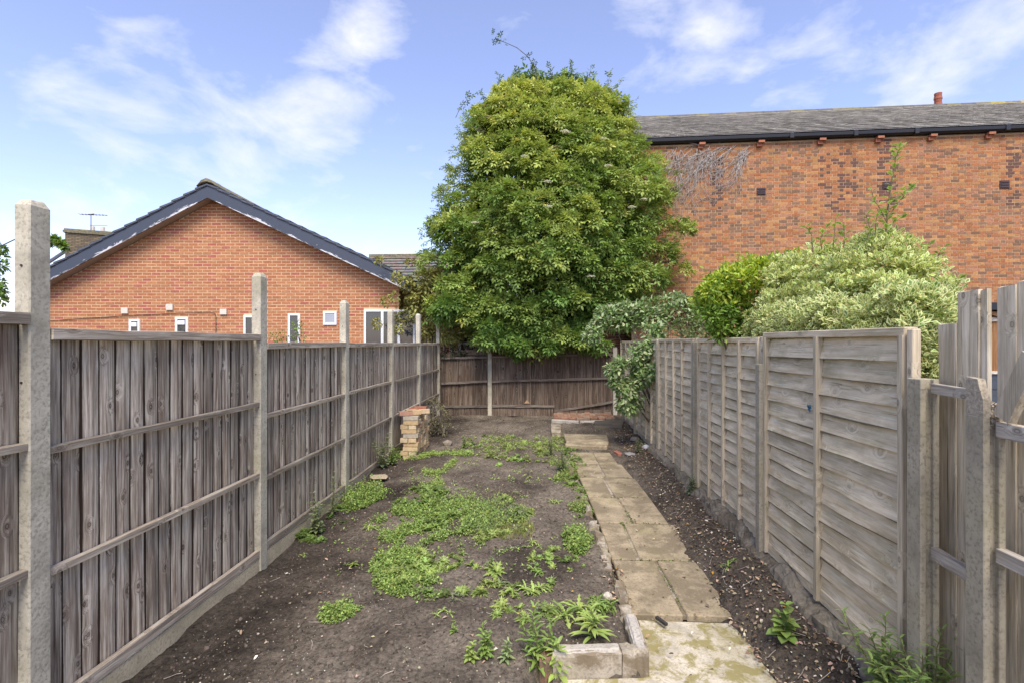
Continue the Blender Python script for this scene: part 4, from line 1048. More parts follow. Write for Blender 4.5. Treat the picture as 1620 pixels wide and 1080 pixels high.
def far_paving():
    random.seed(12)
    def lump(name, px0, px1, py0, py1, th, mat, lab, cat, jit_=.02, group=None, dz=0):
        a = G(px0, py1); b = G(px1, py1); c = G(px1, py0); d = G(px0, py0); z = max(a.z, c.z) + dz
        n = 3; ring = []
        for p, q in ((a, b), (b, c), (c, d), (d, a)):
            for i in range(n): ring.append(p.lerp(q, i/n) + Vector((random.uniform(-jit_, jit_), random.uniform(-jit_, jit_), 0)))
        m = MB(); m.prism([Vector((p.x, p.y, z-.08)) for p in ring], (0, 0, th+.08)); o = m.build(name, mat, bevel=.012)
        return tag(o, lab, cat, group) if cat else o
    lump('stone_slab', 894, 962, 692, 711, .06, M['slab'], 'thick yellowish stone slab forming a step at the far end of the path', 'stone', .03)
    lump('stone_slab', 940, 986, 668, 678, .05, M['darkslab'], 'dark flat slab lying right of the small red brick paving near the back fence', 'stone', .02)
    lump('kerb_stone', 872, 888, 672, 690, .05, M['kerb'], 'short pale kerb stone left of the path end, running towards the back', 'stone', .01)
    lump('kerb_stone', 873, 916, 667, 669.5, .035, M['whitetop'], 'low whitish kerb stone along the front of the red brick patch, left half', 'stone', .012)
    lump('kerb_stone', 918, 955, 666.5, 669, .035, M['whitetop'], 'low whitish kerb stone along the front of the red brick patch, right half', 'stone', .012)
    # red brick patch: worn bricks laid flat
    a = G(876, 665); b = G(962, 663); t = thing('brick_paving', 'small raised patch of worn red bricks laid flat in front of the back fence', 'paving', ((a.x+b.x)/2, a.y+.4, .05))
    z = .095
    for r_ in range(8):
        for c in range(8):
            if random.random() < .06: continue
            x = a.x + .01 + c*.165 + random.uniform(-.012, .012) + (.07 if r_ % 2 else 0); y = a.y + .03 + r_*.115
            if x > b.x + .05: continue
            m = MB(); v = random.uniform(.75, 1.2); cc = (.27*v, .15*v, .095*v) if random.random() < .6 else (.25*v, .18*v, .13*v)
            w = random.uniform(.13, .155)
            m.prism([(x, y, z-.08), (x+w, y+random.uniform(-.012, .012), z-.08), (x+w+random.uniform(-.02, .01), y+.1, z-.08), (x+random.uniform(-.01, .02), y+.102, z-.08)], (0, 0, .08+random.uniform(-.01, .012)), cc)
            m.build('brick', M['brick'], t, bevel=.006)
    # lumps of masonry on the strip right of the path
    def rock(px, py, s, c, lab, name='stone', cat='stone', flat=.6, mat='stone'):
        g = G(px, py); m = MB(); import mathutils
        ico = [Vector(v).normalized() for v in [(0,0,1),(.9,0,.45),(.28,.85,.45),(-.72,.53,.45),(-.72,-.53,.45),(.28,-.85,.45),(.72,.53,-.45),(-.28,.85,-.45),(-.9,0,-.45),(-.28,-.85,-.45),(.72,-.53,-.45),(0,0,-1)]]
        fs = [(0,1,2),(0,2,3),(0,3,4),(0,4,5),(0,5,1),(1,6,2),(2,7,3),(3,8,4),(4,9,5),(5,10,1),(2,6,7),(3,7,8),(4,8,9),(5,9,10),(1,10,6),(6,11,7),(7,11,8),(8,11,9),(9,11,10),(10,11,6)]
        m.add([g + Vector((v.x*s*random.uniform(.8, 1.2), v.y*s*random.uniform(.7, 1), v.z*s*flat*random.uniform(.8, 1.1) + s*.25)) for v in ico], fs, c)
        o = m.build(name, M[mat], bevel=s*.08); return tag(o, lab, cat)
    rock(948, 705, .11, (.34, .29, .18), 'rounded yellowish stone at the right end of the step slab')
    rock(1005, 696, .10, (.32, .27, .21), 'buff stone against the foot of the slatted fence, far along it')
    rock(1022, 708, .08, (.50, .50, .50), 'pale grey-white lump on the soil beside the slatted fence')
    rock(996, 720, .10, (.26, .25, .24), 'flat grey piece of rubble right of the path end', flat=.3)
    rock(708, 703, .10, (.24, .20, .16), 'grey-brown stone lying on the soil right of the dry bush', flat=.7)
    rock(938, 800, .0, (0,0,0), '') if False else None
    rock(961, 945, .045, (.5, .45, .36), 'small pale stone on the bed edge beside the path', flat=.8)
    rock(600, 758, .16, (.40, .33, .22), 'flat yellowish crust of mortar on the soil in front of the brick stack', flat=.12)
    rock(553, 962, .0, (0,0,0), '') if False else None
    g = G(974, 718); m = MB(); d = Vector((.05, -.2, .0)); m.obox(g + Vector((-.03, .1, -.01)), d, (.075, .02, 0), (0, 0, .05), (.32, .13, .09)); tag(m.build('brick_fragment', M['brick'], bevel=.006), 'broken piece of red brick on the dark soil right of the path', 'brick')
    g = G(431, 996) if False else G(1028, 981); m = MB(); m.obox(Vector((.79, 3.60, -.165)), (.05, -.09, .0), (.02, .012, 0), (0, 0, .018), (.05, .045, .04)); tag(m.build('wood_scrap', M['stone']), 'small dark scrap of wood lying at the near edge of the paved path', 'scrap')
M['darkslab'] = concrete('dark_grey_slab', (.12, .105, .085), pit=.2)
far_paving()

# ------------------------------------------------------------------ stack of bricks
def brick_stack():
    b = G(640, 719); x1 = -2.05; x0 = x1-.27; y0 = 7.95; y1 = 8.78
    t = thing('brick_stack', 'waist-high stack of old yellow bricks against the left fence', 'bricks', ((x0+x1)/2, (y0+y1)/2, 0))
    random.seed(77); bh = .071; z0 = float(gh((x0+x1)/2, y0))-.02; var = {}
    cols = [(.50,.37,.20),(.45,.34,.20),(.56,.43,.25),(.46,.34,.21),(.42,.26,.17),(.54,.42,.24),(.56,.45,.29),(.48,.35,.19),(.40,.35,.27)]
    def bm(c, kind):
        k = (c, kind)
        if k not in var:
            L_, W = (.215, .1); m = MB(); m.box(-L_/2, L_/2, -W/2, W/2, 0, .064, c)
            var[k] = m.mesh('brick', M['brick'])
        return var[k]
    for c in range(10):
        n = 8
        for k in range(n):
            y = y0 + .05 + k*(y1-y0-.1)/(n-1); z = z0 + c*bh
            if c == 9 and k in (1, 6): continue
            jx = random.uniform(-.02, .022); cc = random.choice(cols)
            if k == 0 and c % 3 == 1:       # two half bricks at the front
                for s in (-.066, .066): put('brick', bm(random.choice(cols), 0), t, ((x0+x1)/2+s, y+random.uniform(-.01, .005), z), (0, 0, random.uniform(-.06, .06)), (.57, 1, 1))
                continue
            put('brick', bm(cc, 0), t, ((x0+x1)/2+.02+jx, y + random.uniform(-.006, .006), z+random.uniform(0, .004)), (0, random.uniform(-.01, .01), random.uniform(-.09, .09)), (1.1 if k else 1.12, 1, 1))
    zt = z0 + 10*bh + .004
    for x, y, c in ((x0+.08, y0+.06, (.38,.22,.15)), (x0+.19, y0+.16, (.5,.36,.2)), (x0+.3, y0+.32, (.54,.40,.24)), (x0+.12, y0+.30, (.45,.33,.2))):
        put('brick', bm(c, 0), t, (x, y, zt), (0, 0, random.uniform(.2, .6)), None)
    for x, y, c in ((x0+.14, y0+.47, (.36,.115,.065)), (x0+.17, y0+.66, (.38,.17,.10))):
        o = put('brick', bm(c, 0), t, (x, y, zt+.0 if y < y0+.5 else zt), (0, 0, .3 if y < y0+.5 else .05), None); o['label'] = 'red brick on top of the stack'
brick_stack()

# ------------------------------------------------------------------ stones, crumbs and leaf litter
def litter():
    n = 6500; X = rng.uniform(-2.4, 1.75, n); Y = 2.2 + 9.5*rng.random(n)**1.35
    keep = ~((X > .58) & (X < 1.30) & (Y < 8.2)); X = X[keep]; Y = Y[keep]; n = len(X)
    s = rng.uniform(.003, .008, n) * np.where(rng.random(n) < .05, 2.0, 1)
    ico = np.array([(0,0,1),(.95,0,.1),(0,.9,.0),(-.9,0,.1),(0,-1,-.1),(0,0,-1)])
    F = np.array([(0,1,2),(0,2,3),(0,3,4),(0,4,1),(5,2,1),(5,3,2),(5,4,3),(5,1,4)])
    Rm = basis(rdir(n), rdir(n)); c = jit((.30, .25, .18), n, .35, .08); dk = rng.random(n) < .45; c[dk] = jit((.10, .08, .06), dk.sum(), .3); lt = rng.random(n) < .06; c[lt] = jit((.6, .56, .48), lt.sum(), .1)
    V, Fc, C = scatter(ico, F, None, np.stack([X, Y, gh(X, Y) + s*.3], 1), Rm, np.stack([s, s*rng.uniform(.7, 1.3, n), s*.7], 1), c)
    tag(put('pebbles', npmesh('pebbles', V, Fc, C, M['stone'])), 'small stones and crumbs scattered over the soil', 'stones', kind='stuff')
    # soil clods
    n = 9000; X = rng.uniform(-2.45, 1.8, n); Y = 2.2 + 9.6*rng.random(n)**1.5; keep = ~((X > .58) & (X < 1.38) & (Y < 8.2)); X = X[keep]; Y = Y[keep]; n = len(X)
    s = rng.gamma(3, .0022, n) + .003; Rm = basis(rdir(n), rdir(n)); c = jit((.105, .085, .066), n, .3, .03)
    V, Fc, C = scatter(ico, F, None, np.stack([X, Y, gh(X, Y)], 1), Rm, s, c)
    tag(put('soil_crumbs', npmesh('soil_crumbs', V, Fc, C, M['stone'])), 'dark crumbs of soil over the bed', 'soil', kind='stuff')
    # dead leaves, mostly right of the path
    n = 3300; Y = 2.3 + 8.5*rng.random(n)**1.4; X = np.where(rng.random(n) < .86, 1.30 + .46*rng.random(n)**.9, rng.uniform(-2.3, .6, n)); 
    e = rng.random(n) < .05; X[e] = rng.uniform(.62, 1.36, e.sum())
    k = rng.random(n) < .05; X[k] = .50 + .16*rng.random(k.sum()); Y[k] = 3.7 + .8*rng.random(k.sum())
    s = rng.uniform(.014, .04, n); T, Fl = six_leaf(.55, .1, .18); nn = np.tile((0., 0., 1.), (n, 1)) + .55*rdir(n)
    d = rdir(n); d[:, 2] *= .25; Rm = basis(d, nn)
    z = np.where((X > .62) & (X < 1.36) & (Y < 8.1), np.vectorize(pz)(X, Y) + .004, gh(X, Y)) + .008
    m_ = (X > .6) & (X < 1.6) & (Y < 3.64); z = np.where(m_, np.maximum(z, -.185), z)
    c = jit((.33, .25, .16), n, .35, .08); q = rng.random(n) < .3; c[q] = jit((.13, .085, .055), q.sum(), .3); q = rng.random(n) < .07; c[q] = jit((.62, .54, .42), q.sum(), .12); q = rng.random(n) < .02; c[q] = jit((.45, .24, .03), q.sum(), .1)
    V, Fc, C = scatter(T, Fl, None, np.stack([X, Y, z], 1), Rm, s, c)
    tag(put('leaf_litter', npmesh('leaf_litter', V, Fc, C, M['stone'])), 'dry brown leaves on the soil between path and slatted fence', 'leaves', kind='stuff')
    m = MB(); random.seed(6)
    for _ in range(150):
        x = random.uniform(1.36, 1.76) if random.random() < .6 else random.uniform(-2.3, .5); y = 2.4 + 8*random.random()**1.4; a = random.uniform(0, 6.28); l = random.uniform(.03, .12)
        p = [(x + math.cos(a)*l*i/3 + random.uniform(-.006, .006), y + math.sin(a)*l*i/3 + random.uniform(-.006, .006)) for i in range(4)]
        m.tube([(q[0], q[1], float(gh(q[0], q[1]))+.008) for q in p], .0022, 4)
    tag(m.build('twigs', M['twig']), 'thin dry twigs strewn on the soil', 'twigs', kind='stuff')
litter()

# ------------------------------------------------------------------ foliage
def clump_leaves(cent, rad, per, out, T, F, size, colf, mask=None, c2=None, droop=.35, shell=.55, jitter=.6, squash=.8, up=.25):
    """leaves on the outer shell of each clump, lying outward and a little down"""
    n = len(cent)*per; ci = np.repeat(np.arange(len(cent)), per)
    d = rdir(n); o = out[ci]; d = d + .55*o + np.array((0, 0, up)); d /= np.linalg.norm(d, axis=1, keepdims=True)
    r = rad[ci] * (shell + (1-shell)*rng.random(n)**.6); off = d*r[:, None]; off[:, 2] *= squash
    pos = cent[ci] + off
    nrm = d + np.array((0, 0, .9)) + .45*rdir(n); ax = d*.8 + jitter*rdir(n); ax[:, 2] -= droop
    Rm = basis(ax, nrm); s = size * rng.uniform(.7, 1.25, n)
    return scatter(T, F, mask, pos, Rm, s, colf(pos, n, ci), c2(n) if c2 else None)
def limbs(mb, root, tips, r0, bend=.2, kinks=5):
    for tp in tips:
        a = Vector(root); b = Vector(tp); m_ = a.lerp(b, .4) + Vector((random.uniform(-bend, bend), random.uniform(-bend, bend), random.uniform(0, bend)))
        pts = [a.lerp(m_, i/kinks).lerp(m_.lerp(b, i/kinks), i/kinks) for i in range(kinks+1)]
        mb.tube(pts, r0, 6, r0*.18)

def elder_tree():
    zc = 13.45; random.seed(40)
    prof = [(100, 840, 890), (122, 800, 940), (145, 770, 975), (175, 748, 998), (210, 732, 1015), (250, 715, 1036), (300, 696, 1062), (350, 682, 1074), (400, 666, 1074), (450, 664, 1066), (490, 678, 1030), (515, 715, 985), (540, 780, 935), (560, 810, 900)]
    ys = np.array([p[0] for p in prof], float); xl = np.array([p[1] for p in prof], float); xr = np.array([p[2] for p in prof], float)
    base = P(870, 655, zc); base.z = 0
    t = thing('elder_tree', 'tall dense green elder with cream flower heads overhanging the back fence', 'tree', base)
    n = 560; cent = []; rad = []; out = []
    for i in range(n):
        py = 142 + 406*rng.random()**.95; a = np.interp(py, ys, xl); b = np.interp(py, ys, xr); cx = (a+b)/2; hw = (b-a)/2
        rcl = rng.uniform(.26, .60); hwm = max(.1, hw/FPX*zc - rcl*.75); hd = min(2.1, hwm*.72)
        ph = rng.uniform(0, 2*math.pi) if rng.random() < .3 else -math.acos(rng.uniform(-1, 1))    # -: towards the camera
        bulge = 1 + .30*float(vnoise(py/48+3, ph*1.9+11))
        if py < 190: rcl *= .8
        k = rng.uniform(.70, 1.0) if rng.random() < .78 else rng.uniform(1.0, 1.13); rcl = rcl if k <= 1 else rcl*.6
        lat = (cx-810)/FPX*zc + hwm*k*math.cos(ph); dep = zc + hd*k*math.sin(ph)
        lat *= 1.0; z = CAMH + (540-py)/FPX*zc
        lat = (cx-810)/FPX*zc + (lat-(cx-810)/FPX*zc)*min(1.02, bulge); dep = zc + (dep-zc)*bulge
        p = FW*dep + RT*lat*(dep/zc if math.sin(ph) < 0 else 1); p.z = CAMH + (540-py)/FPX*dep if math.sin(ph) < 0 else z
        cent.append(p); rad.append(rcl); q = RT*math.cos(ph) + FW*math.sin(ph); out.append((q.x, q.y, .35 if py < 300 else .05))
    for i in range(300):                 # inner boughs fill the middle of the crown
        py = 150 + 400*rng.random(); a = np.interp(py, ys, xl); b = np.interp(py, ys, xr); hw = (b-a)/2/FPX*zc; u = rng.uniform(-.72, .72); dep = zc + .4 - rng.uniform(.0, .5)*min(2.1, hw*.72)*math.sqrt(1-u*u)
        p = FW*dep + RT*(((a+b)/2-810)/FPX*dep + u*hw); p.z = CAMH + (540-py)/FPX*dep; cent.append(p); rad.append(rng.uniform(.35, .55)); out.append((-FW.x, -FW.y, .2))
    for px0, px1, y0, y1, k in ((750, 800, 505, 545, 16), (800, 945, 515, 548, 34), (815, 885, 545, 562, 9), (690, 770, 475, 515, 18), (930, 985, 470, 515, 14)):
        for i in range(k):           # boughs hanging forward over the fence
            p = P(rng.uniform(px0, px1), rng.uniform(y0, y1), rng.uniform(11.5, 12.3)); cent.append(p); rad.append(rng.uniform(.12, .26)); out.append((-FW.x, -FW.y, -.1))
    n = len(cent); tone = None
    cent = np.array([tuple(c) for c in cent]); rad = np.array(rad); out = np.array(out); 
    T, F = compound()
    tone = rng.random(n)
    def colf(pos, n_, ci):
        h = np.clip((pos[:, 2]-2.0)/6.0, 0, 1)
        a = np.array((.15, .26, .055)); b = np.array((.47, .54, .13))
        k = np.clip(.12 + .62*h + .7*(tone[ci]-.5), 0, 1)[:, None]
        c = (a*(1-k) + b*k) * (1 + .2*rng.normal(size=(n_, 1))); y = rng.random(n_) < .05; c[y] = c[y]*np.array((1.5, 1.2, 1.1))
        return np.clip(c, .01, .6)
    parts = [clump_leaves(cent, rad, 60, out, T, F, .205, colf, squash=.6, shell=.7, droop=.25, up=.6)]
    # inner leaves, coloured a darker green to give the crown depth
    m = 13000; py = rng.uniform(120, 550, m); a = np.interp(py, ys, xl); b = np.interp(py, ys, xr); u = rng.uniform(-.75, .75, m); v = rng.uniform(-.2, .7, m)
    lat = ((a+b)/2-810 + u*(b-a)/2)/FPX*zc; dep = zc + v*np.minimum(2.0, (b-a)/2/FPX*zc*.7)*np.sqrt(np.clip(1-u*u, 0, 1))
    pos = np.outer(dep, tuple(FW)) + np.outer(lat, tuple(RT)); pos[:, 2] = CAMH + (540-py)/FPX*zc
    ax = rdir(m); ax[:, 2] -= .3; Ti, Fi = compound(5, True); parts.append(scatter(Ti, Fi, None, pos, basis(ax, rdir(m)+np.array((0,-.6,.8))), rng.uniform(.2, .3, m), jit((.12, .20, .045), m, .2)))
    # loose sprays breaking the outline
    tips = []; mb = MB(); trunks = MB()
    sprays = [(742,150,.35,60),(738,205,.3,120),(752,240,.3,150),(1005,160,.45,20),(985,125,.35,50),(965,115,.3,80),(905,100,.3,90),(870,105,.3,100),(820,110,.3,110),(1000,190,.3,10),(700,265,.3,170),(690,300,.25,170),(1080,270,.3,0),(1075,300,.3,-5),(668,372,.25,180),(1085,345,.2,0),(790,120,.25,100),(935,108,.25,80),(760,145,.3,130),(845,100,.3,95),(690,345,.2,170),(850,566,.2,-90),(760,530,.2,-100),(830,560,.2,-80),(885,548,.2,-90)]
    for px, py, ln, ang in sprays:
        tip = P(px, py, zc - (.9 if py > 250 else .3)); d = RT*math.cos(R(ang)) + UP*math.sin(R(ang)) ; st = tip - d*ln*2
        pts = [st.lerp(tip, i/5) + Vector((0, 0, .04*math.sin(i))) for i in range(6)]; mb.tube(pts, .011, 5, .003)
        k = 10; q = np.array([tuple(st.lerp(tip, .3+.7*i/(k-1))) for i in range(k)]); ax = np.array([tuple(d)]*k) + .9*rdir(k)
        parts.append(scatter(T, F, None, q, basis(ax, rdir(k)*.6+np.array((0,0,1.))), rng.uniform(.12, .19, k), jit((.14, .20, .045), k, .2)))
    for i in range(150):                # more loose sprays all round the outline
        py = rng.uniform(108, 520); side = 1 if rng.random() < .5 else -1
        if py > 430 and side < 0: continue
        px = np.interp(py, ys, xr if side > 0 else xl) + rng.uniform(-14, 12)*side; ang = (0 if side > 0 else 180) + (60 if side > 0 else -60)*np.clip((260-py)/150, 0, 1) + rng.uniform(-25, 25)
        if py < 150: px = rng.uniform(790, 965); ang = rng.uniform(50, 130)
        tip = P(px, py, zc + rng.uniform(-1.0, .2)); d = RT*math.cos(R(ang)) + UP*math.sin(R(ang)); st = tip - d*.55
        mb.tube([st.lerp(tip, i_/3) for i_ in range(4)], .008, 4, .003); k = 9; q = np.array([tuple(st.lerp(tip, .25+.75*i_/(k-1))) for i_ in range(k)]); ax = np.array([tuple(d)]*k) + .9*rdir(k)
        parts.append(scatter(T, F, None, q, basis(ax, rdir(k)*.6+np.array((0,0,1.))), rng.uniform(.12, .2, k), jit((.24, .34, .075), k, .2)))
    pts = [P(852, 130, zc-.2), P(845, 105, zc-.2), P(835, 90, zc-.2), P(818, 76, zc-.2), P(800, 68, zc-.2), P(786, 62, zc-.2)]; mb.tube(pts, .014, 5, .006)
    for q0, k in ((pts[-1], 16), (pts[-2], 5), (pts[2], 4), (pts[1], 10)):
        q = np.array([tuple(q0)]*k) + .07*rng.normal(size=(k, 3)); ax = np.array([tuple(-RT*.6+UP*.4)]*k) + .9*rdir(k)
        parts.append(scatter(T, F, None, q, basis(ax, rdir(k)*.6+np.array((0,0,1.))), rng.uniform(.10, .16, k), jit((.07, .12, .03), k, .2)))
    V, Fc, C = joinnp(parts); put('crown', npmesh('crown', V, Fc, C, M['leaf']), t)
    mb.build('shoots', M['bark'], t)['kind'] = 'stuff'
    for dx in (-.35, 0, .4):
        tr = MB(); b0 = base + RT*dx + Vector((0, 0, -.1)); tp = b0 + RT*dx*1.2 + Vector((0, 0, 2.6)); pts = [b0.lerp(tp, i/4) + Vector((random.uniform(-.06, .06), random.uniform(-.06, .06), 0)) for i in range(5)]
        tr.tube(pts, .15, 8, .09); tr.build('trunk', M['bark'], t)
        lb = MB(); limbs(lb, tp, [P(random.uniform(740, 1020), random.uniform(170, 450), zc + random.uniform(-1.0, .8)) for _ in range(9)], .055, .5); lb.build('limb', M['bark'], t)
    # flower heads: flat cream umbels, older ones pinkish
    spots = [(752,355,1),(893,210,1),(856,148,0),(925,170,0),(1010,187,0),(962,265,1),(1018,318,1),(897,212,1),(757,345,0),(868,330,1),(926,390,0),(805,250,0),(780,370,0),(867,290,1),(955,222,1),(988,280,0),(930,210,0),(784,335,0),(1000,330,1),(895,290,0),(912,296,0),(770,170,0),(845,190,0),(945,150,0),(985,215,0),(820,170,0),(880,235,0),(1040,262,0),(1052,300,0),(1060,330,0),(720,330,0),(730,290,0),(935,440,1),(830,250,1)]
    fm = []; 
    for px, py, w in spots:
        a = np.interp(py, ys, xl); b = np.interp(py, ys, xr); u = (px-(a+b)/2)/((b-a)/2); dep = zc - min(2.1, (b-a)/2/FPX*zc*.72)*math.sqrt(max(.05, 1-u*u)) - .42
        c = P(px, py, dep); k = 90 if w else 60; ang = rng.uniform(0, 6.28, k); rr = (.09 if w else .13)*np.sqrt(rng.random(k)); q = np.array([tuple(c)]*k); q[:, 0] += rr*np.cos(ang); q[:, 1] += rr*np.sin(ang)*.8; q[:, 2] += .05*(1-(rr/.13)**2) + .008*rng.normal(size=k)
        Tq, Fq = tri_leaf(.9, 0, .1); cc = jit((.82, .80, .62), k, .05) if w else jit((.30, .30, .13), k, .12)
        fm.append(scatter(Tq, Fq, None, q, basis(rdir(k)*np.array((1,1,.2)), np.tile((0, -.5, 1.), (k, 1))), rng.uniform(.022, .034, k), cc))
    V, Fc, C = joinnp(fm); o = put('flower_heads', npmesh('flower_heads', V, Fc, C, M['leaf']), t); o['kind'] = 'stuff'
elder_tree()

def bush(name, label, cat, base, cl, per, T, F, size, c1, mask=None, c2=None, mat='leaf', stems=True, var=.2, droop=.3, stemmat='bark', squash=.8, c1f=None, shell=.5, jitter=.6, stem_r=.02):
    """cl: clumps (x, y, z, r) in world metres"""
    cl = np.array(cl, float); cen = cl[:, :3]; mid = cen.mean(0); out = cen - mid; out /= np.linalg.norm(out, axis=1, keepdims=True) + 1e-6
    t = thing(name, label, cat, base)
    tone = rng.random(len(cl))
    cf = c1f or (lambda pos, n, ci: jit(c1, n, var, .05) * (1 + .3*(tone[ci, None]-.5)))
    V, Fc, C = clump_leaves(cen, cl[:, 3], per, out, T, F, size, cf, mask, c2, droop, shell, jitter, squash)
    put('foliage', npmesh('foliage', V, Fc, C, M[mat]), t)
    if stems:
        m = MB(); b = Vector(base); pick = [cl[int(i)] for i in np.linspace(0, len(cl)-1, min(14, len(cl)))]
        limbs(m, b, [q[:3] for q in pick], stem_r, .1); m.build('stems', M[stemmat], t)
    return t

def shrubs():
    random.seed(50)
    # variegated euonymus: profile from the photograph, at its own depth behind the fence
    prof = [(1180,440),(1205,418),(1235,402),(1262,382),(1290,380),(1320,382),(1350,376),(1380,362),(1410,366),(1440,378),(1470,402),(1495,432),(1512,470)]
    xs = [p[0] for p in prof]; tp = [p[1] for p in prof]; cl = []
    for _ in range(300):
        px = random.uniform(1218, 1500); top = np.interp(px, xs, tp); py = random.uniform(top+14, 532 if px < 1450 else 640)
        k = (py-top)/(540-top); dep = np.interp(px, [1180, 1500], [4.75, 3.35]) + .35 - .5*math.sin(min(1, k*1.2)*1.7) + random.uniform(-.05, .3)
        p = P(px, py, dep)
        if p.z < 1.96 and p.x < RX+.22: p = P(px, py, dep) ; p.x = RX+.25 if p.z < 1.9 else p.x
        cl.append((p.x, p.y, p.z, random.uniform(.07, .14)))
    for _ in range(45):                                       # behind the near panel's end, lower down
        px = random.uniform(1465, 1505); p = P(px, random.uniform(470, 640), random.uniform(2.95, 3.4)); cl.append((p.x, p.y, p.z, .11))
    for _ in range(90):
        cl.append((random.uniform(2.15, 2.55), random.uniform(3.7, 4.7), random.uniform(.5, 1.9), .2))
    for _ in range(150): cl.append((RX+random.uniform(.07, .30), random.uniform(2.75, 4.95), random.uniform(1.72, 2.06), random.uniform(.06, .11)))
    T, F, mk = varieg()
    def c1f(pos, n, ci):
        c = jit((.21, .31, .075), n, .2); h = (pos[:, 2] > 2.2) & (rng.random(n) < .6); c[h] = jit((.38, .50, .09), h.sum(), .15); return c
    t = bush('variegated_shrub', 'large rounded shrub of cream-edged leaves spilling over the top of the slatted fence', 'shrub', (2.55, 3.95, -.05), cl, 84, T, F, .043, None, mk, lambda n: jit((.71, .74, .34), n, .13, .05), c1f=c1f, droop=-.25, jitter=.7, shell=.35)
    # its tall upright shoot and shorter ones
    m = MB(); pr = []
    def shoot(pts, r, lf, ln, c, c2=None, k=24):
        m.tube(pts, r, 5, r*.35, (.16, .12, .06)); n = len(pts); q = []; ax = []
        for i in range(k):
            f = .05 + .95*i/(k-1); j = min(n-2, int(f*(n-1))); p = pts[j].lerp(pts[j+1], f*(n-1)-j); q.append(tuple(p)); a = i*2.4; ax.append((math.cos(a), math.sin(a)*.8, .55))
        q = np.array(q); ax = np.array(ax) + .2*rdir(k)
        pr.append(scatter(T, F, mk, q, basis(ax, np.array([tuple((pts[-1]-pts[0]).normalized())]*k)+.4*rdir(k)), rng.uniform(1.0, 1.45, k)*lf, jit(c, k, .12), jit(c2 or (.42, .50, .16), k, .1)))
    z = 4.0; L = lambda *a: [P(x, y, z) for x, y in a]
    shoot(L((1396,400),(1402,365),(1406,320),(1412,280),(1418,245),(1424,232)), .009, .058, 0, (.22,.34,.06), None, 44)
    shoot(L((1404,345),(1420,322),(1434,305),(1445,292)), .005, .05, 0, (.2,.32,.06), None, 14)
    shoot(L((1402,350),(1392,330),(1383,318),(1378,300)), .005, .05, 0, (.2,.32,.06), None, 12)
    shoot(L((1408,322),(1425,312),(1440,296)), .004, .045, 0, (.2,.32,.06), None, 8); shoot(L((1400,362),(1418,350),(1430,342)), .004, .05, 0, (.22,.32,.06), None, 8)
    for a in [((1318,395),(1320,372),(1322,346)), ((1286,400),(1284,372),(1276,360)), ((1335,392),(1336,372),(1334,352)), ((1372,380),(1376,360),(1370,340)), ((1385,372),(1386,350),(1388,338)), ((1440,395),(1446,380),(1434,376)), ((1470,425),(1484,405),(1492,392)), ((1496,465),(1508,448),(1516,442)), ((1455,410),(1462,396),(1470,388)), ((1300,395),(1298,378),(1306,362))]:
        shoot(L(*a), .005, .052, 0, (.24,.36,.07), None, 11)
    V, Fc, C = joinnp(pr); put('young_leaves', npmesh('young_leaves', V, Fc, C, M['leaf']), t); m.build('shoots', M['stem'], t)['kind'] = 'stuff'
    # bright green privet at its left end
    cl = []
    for _ in range(190):
        px = random.uniform(1114, 1262); top = np.interp(px, [1115, 1140, 1180, 1250], [455, 425, 410, 405]); bot = np.interp(px, [1115, 1150, 1190, 1225], [505, 540, 548, 520]); py = random.uniform(top+8, bot)
        dep = 5.05 + random.uniform(-.25, .45); p = P(px, py, dep); cl.append((p.x, p.y, p.z, random.uniform(.08, .14)))
    for _ in range(50): cl.append((random.uniform(2.2, 2.7), random.uniform(4.9, 5.7), random.uniform(.6, 1.9), .2))
    T2, F2 = six_leaf(.42, .12, .08)
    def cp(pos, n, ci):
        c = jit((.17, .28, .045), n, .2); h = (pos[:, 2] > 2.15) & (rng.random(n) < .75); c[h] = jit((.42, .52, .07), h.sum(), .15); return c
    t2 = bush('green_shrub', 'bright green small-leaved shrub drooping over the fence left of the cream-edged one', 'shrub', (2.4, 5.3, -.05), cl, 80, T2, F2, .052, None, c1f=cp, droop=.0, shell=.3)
    m = MB(); pr = []
    for px, y0, y1, dx in [(1122,470,425,-8),(1142,440,405,3),(1165,425,400,5),(1188,420,398,-4),(1205,420,400,6),(1225,425,398,8),(1245,415,395,4),(1130,450,430,-6),(1176,425,408,0)]:
        pts = [P(px, y0, 5.1), P(px+dx*.5, (y0+y1)/2, 5.1), P(px+dx, y1, 5.1)]; m.tube(pts, .004, 4, .002, (.2,.16,.06)); k = 12
        q = np.array([tuple(pts[0].lerp(pts[2], i/(k-1))) for i in range(k)]); ax = rdir(k)+np.array((0,0,.5))
        pr.append(scatter(T2, F2, None, q, basis(ax, rdir(k)+np.array((0,0,.8))), rng.uniform(.035, .055, k), jit((.30,.38,.06), k, .12)))
    V, Fc, C = joinnp(pr); put('young_leaves', npmesh('young_leaves', V, Fc, C, M['leaf']), t2); m.build('shoots', M['stem'], t2)['kind'] = 'stuff'
    # pale grey-green shrub hanging over the far part of the slatted fence
    cl = []
    def run(pts, n, r0, r1, spread):
        for _ in range(n):
            f = random.random()*(len(pts)-1); j = min(len(pts)-2, int(f)); a = Vector(pts[j]); b = Vector(pts[j+1]); p = a.lerp(b, f-j)
            cl.append((p.x+random.uniform(-spread, spread), p.y+random.uniform(-spread, spread), p.z+random.uniform(-spread, spread), random.uniform(r0, r1)))
    run([P(1105,510,8.6), P(1060,500,8.8), P(1015,500,9.0), P(985,510,9.0), P(955,505,8.9)], 62, .12, .24, .13)
    run([P(1100,482,8.8), P(1050,478,9.1), P(1000,488,9.2), P(960,500,9.1)], 34, .09, .17, .08)
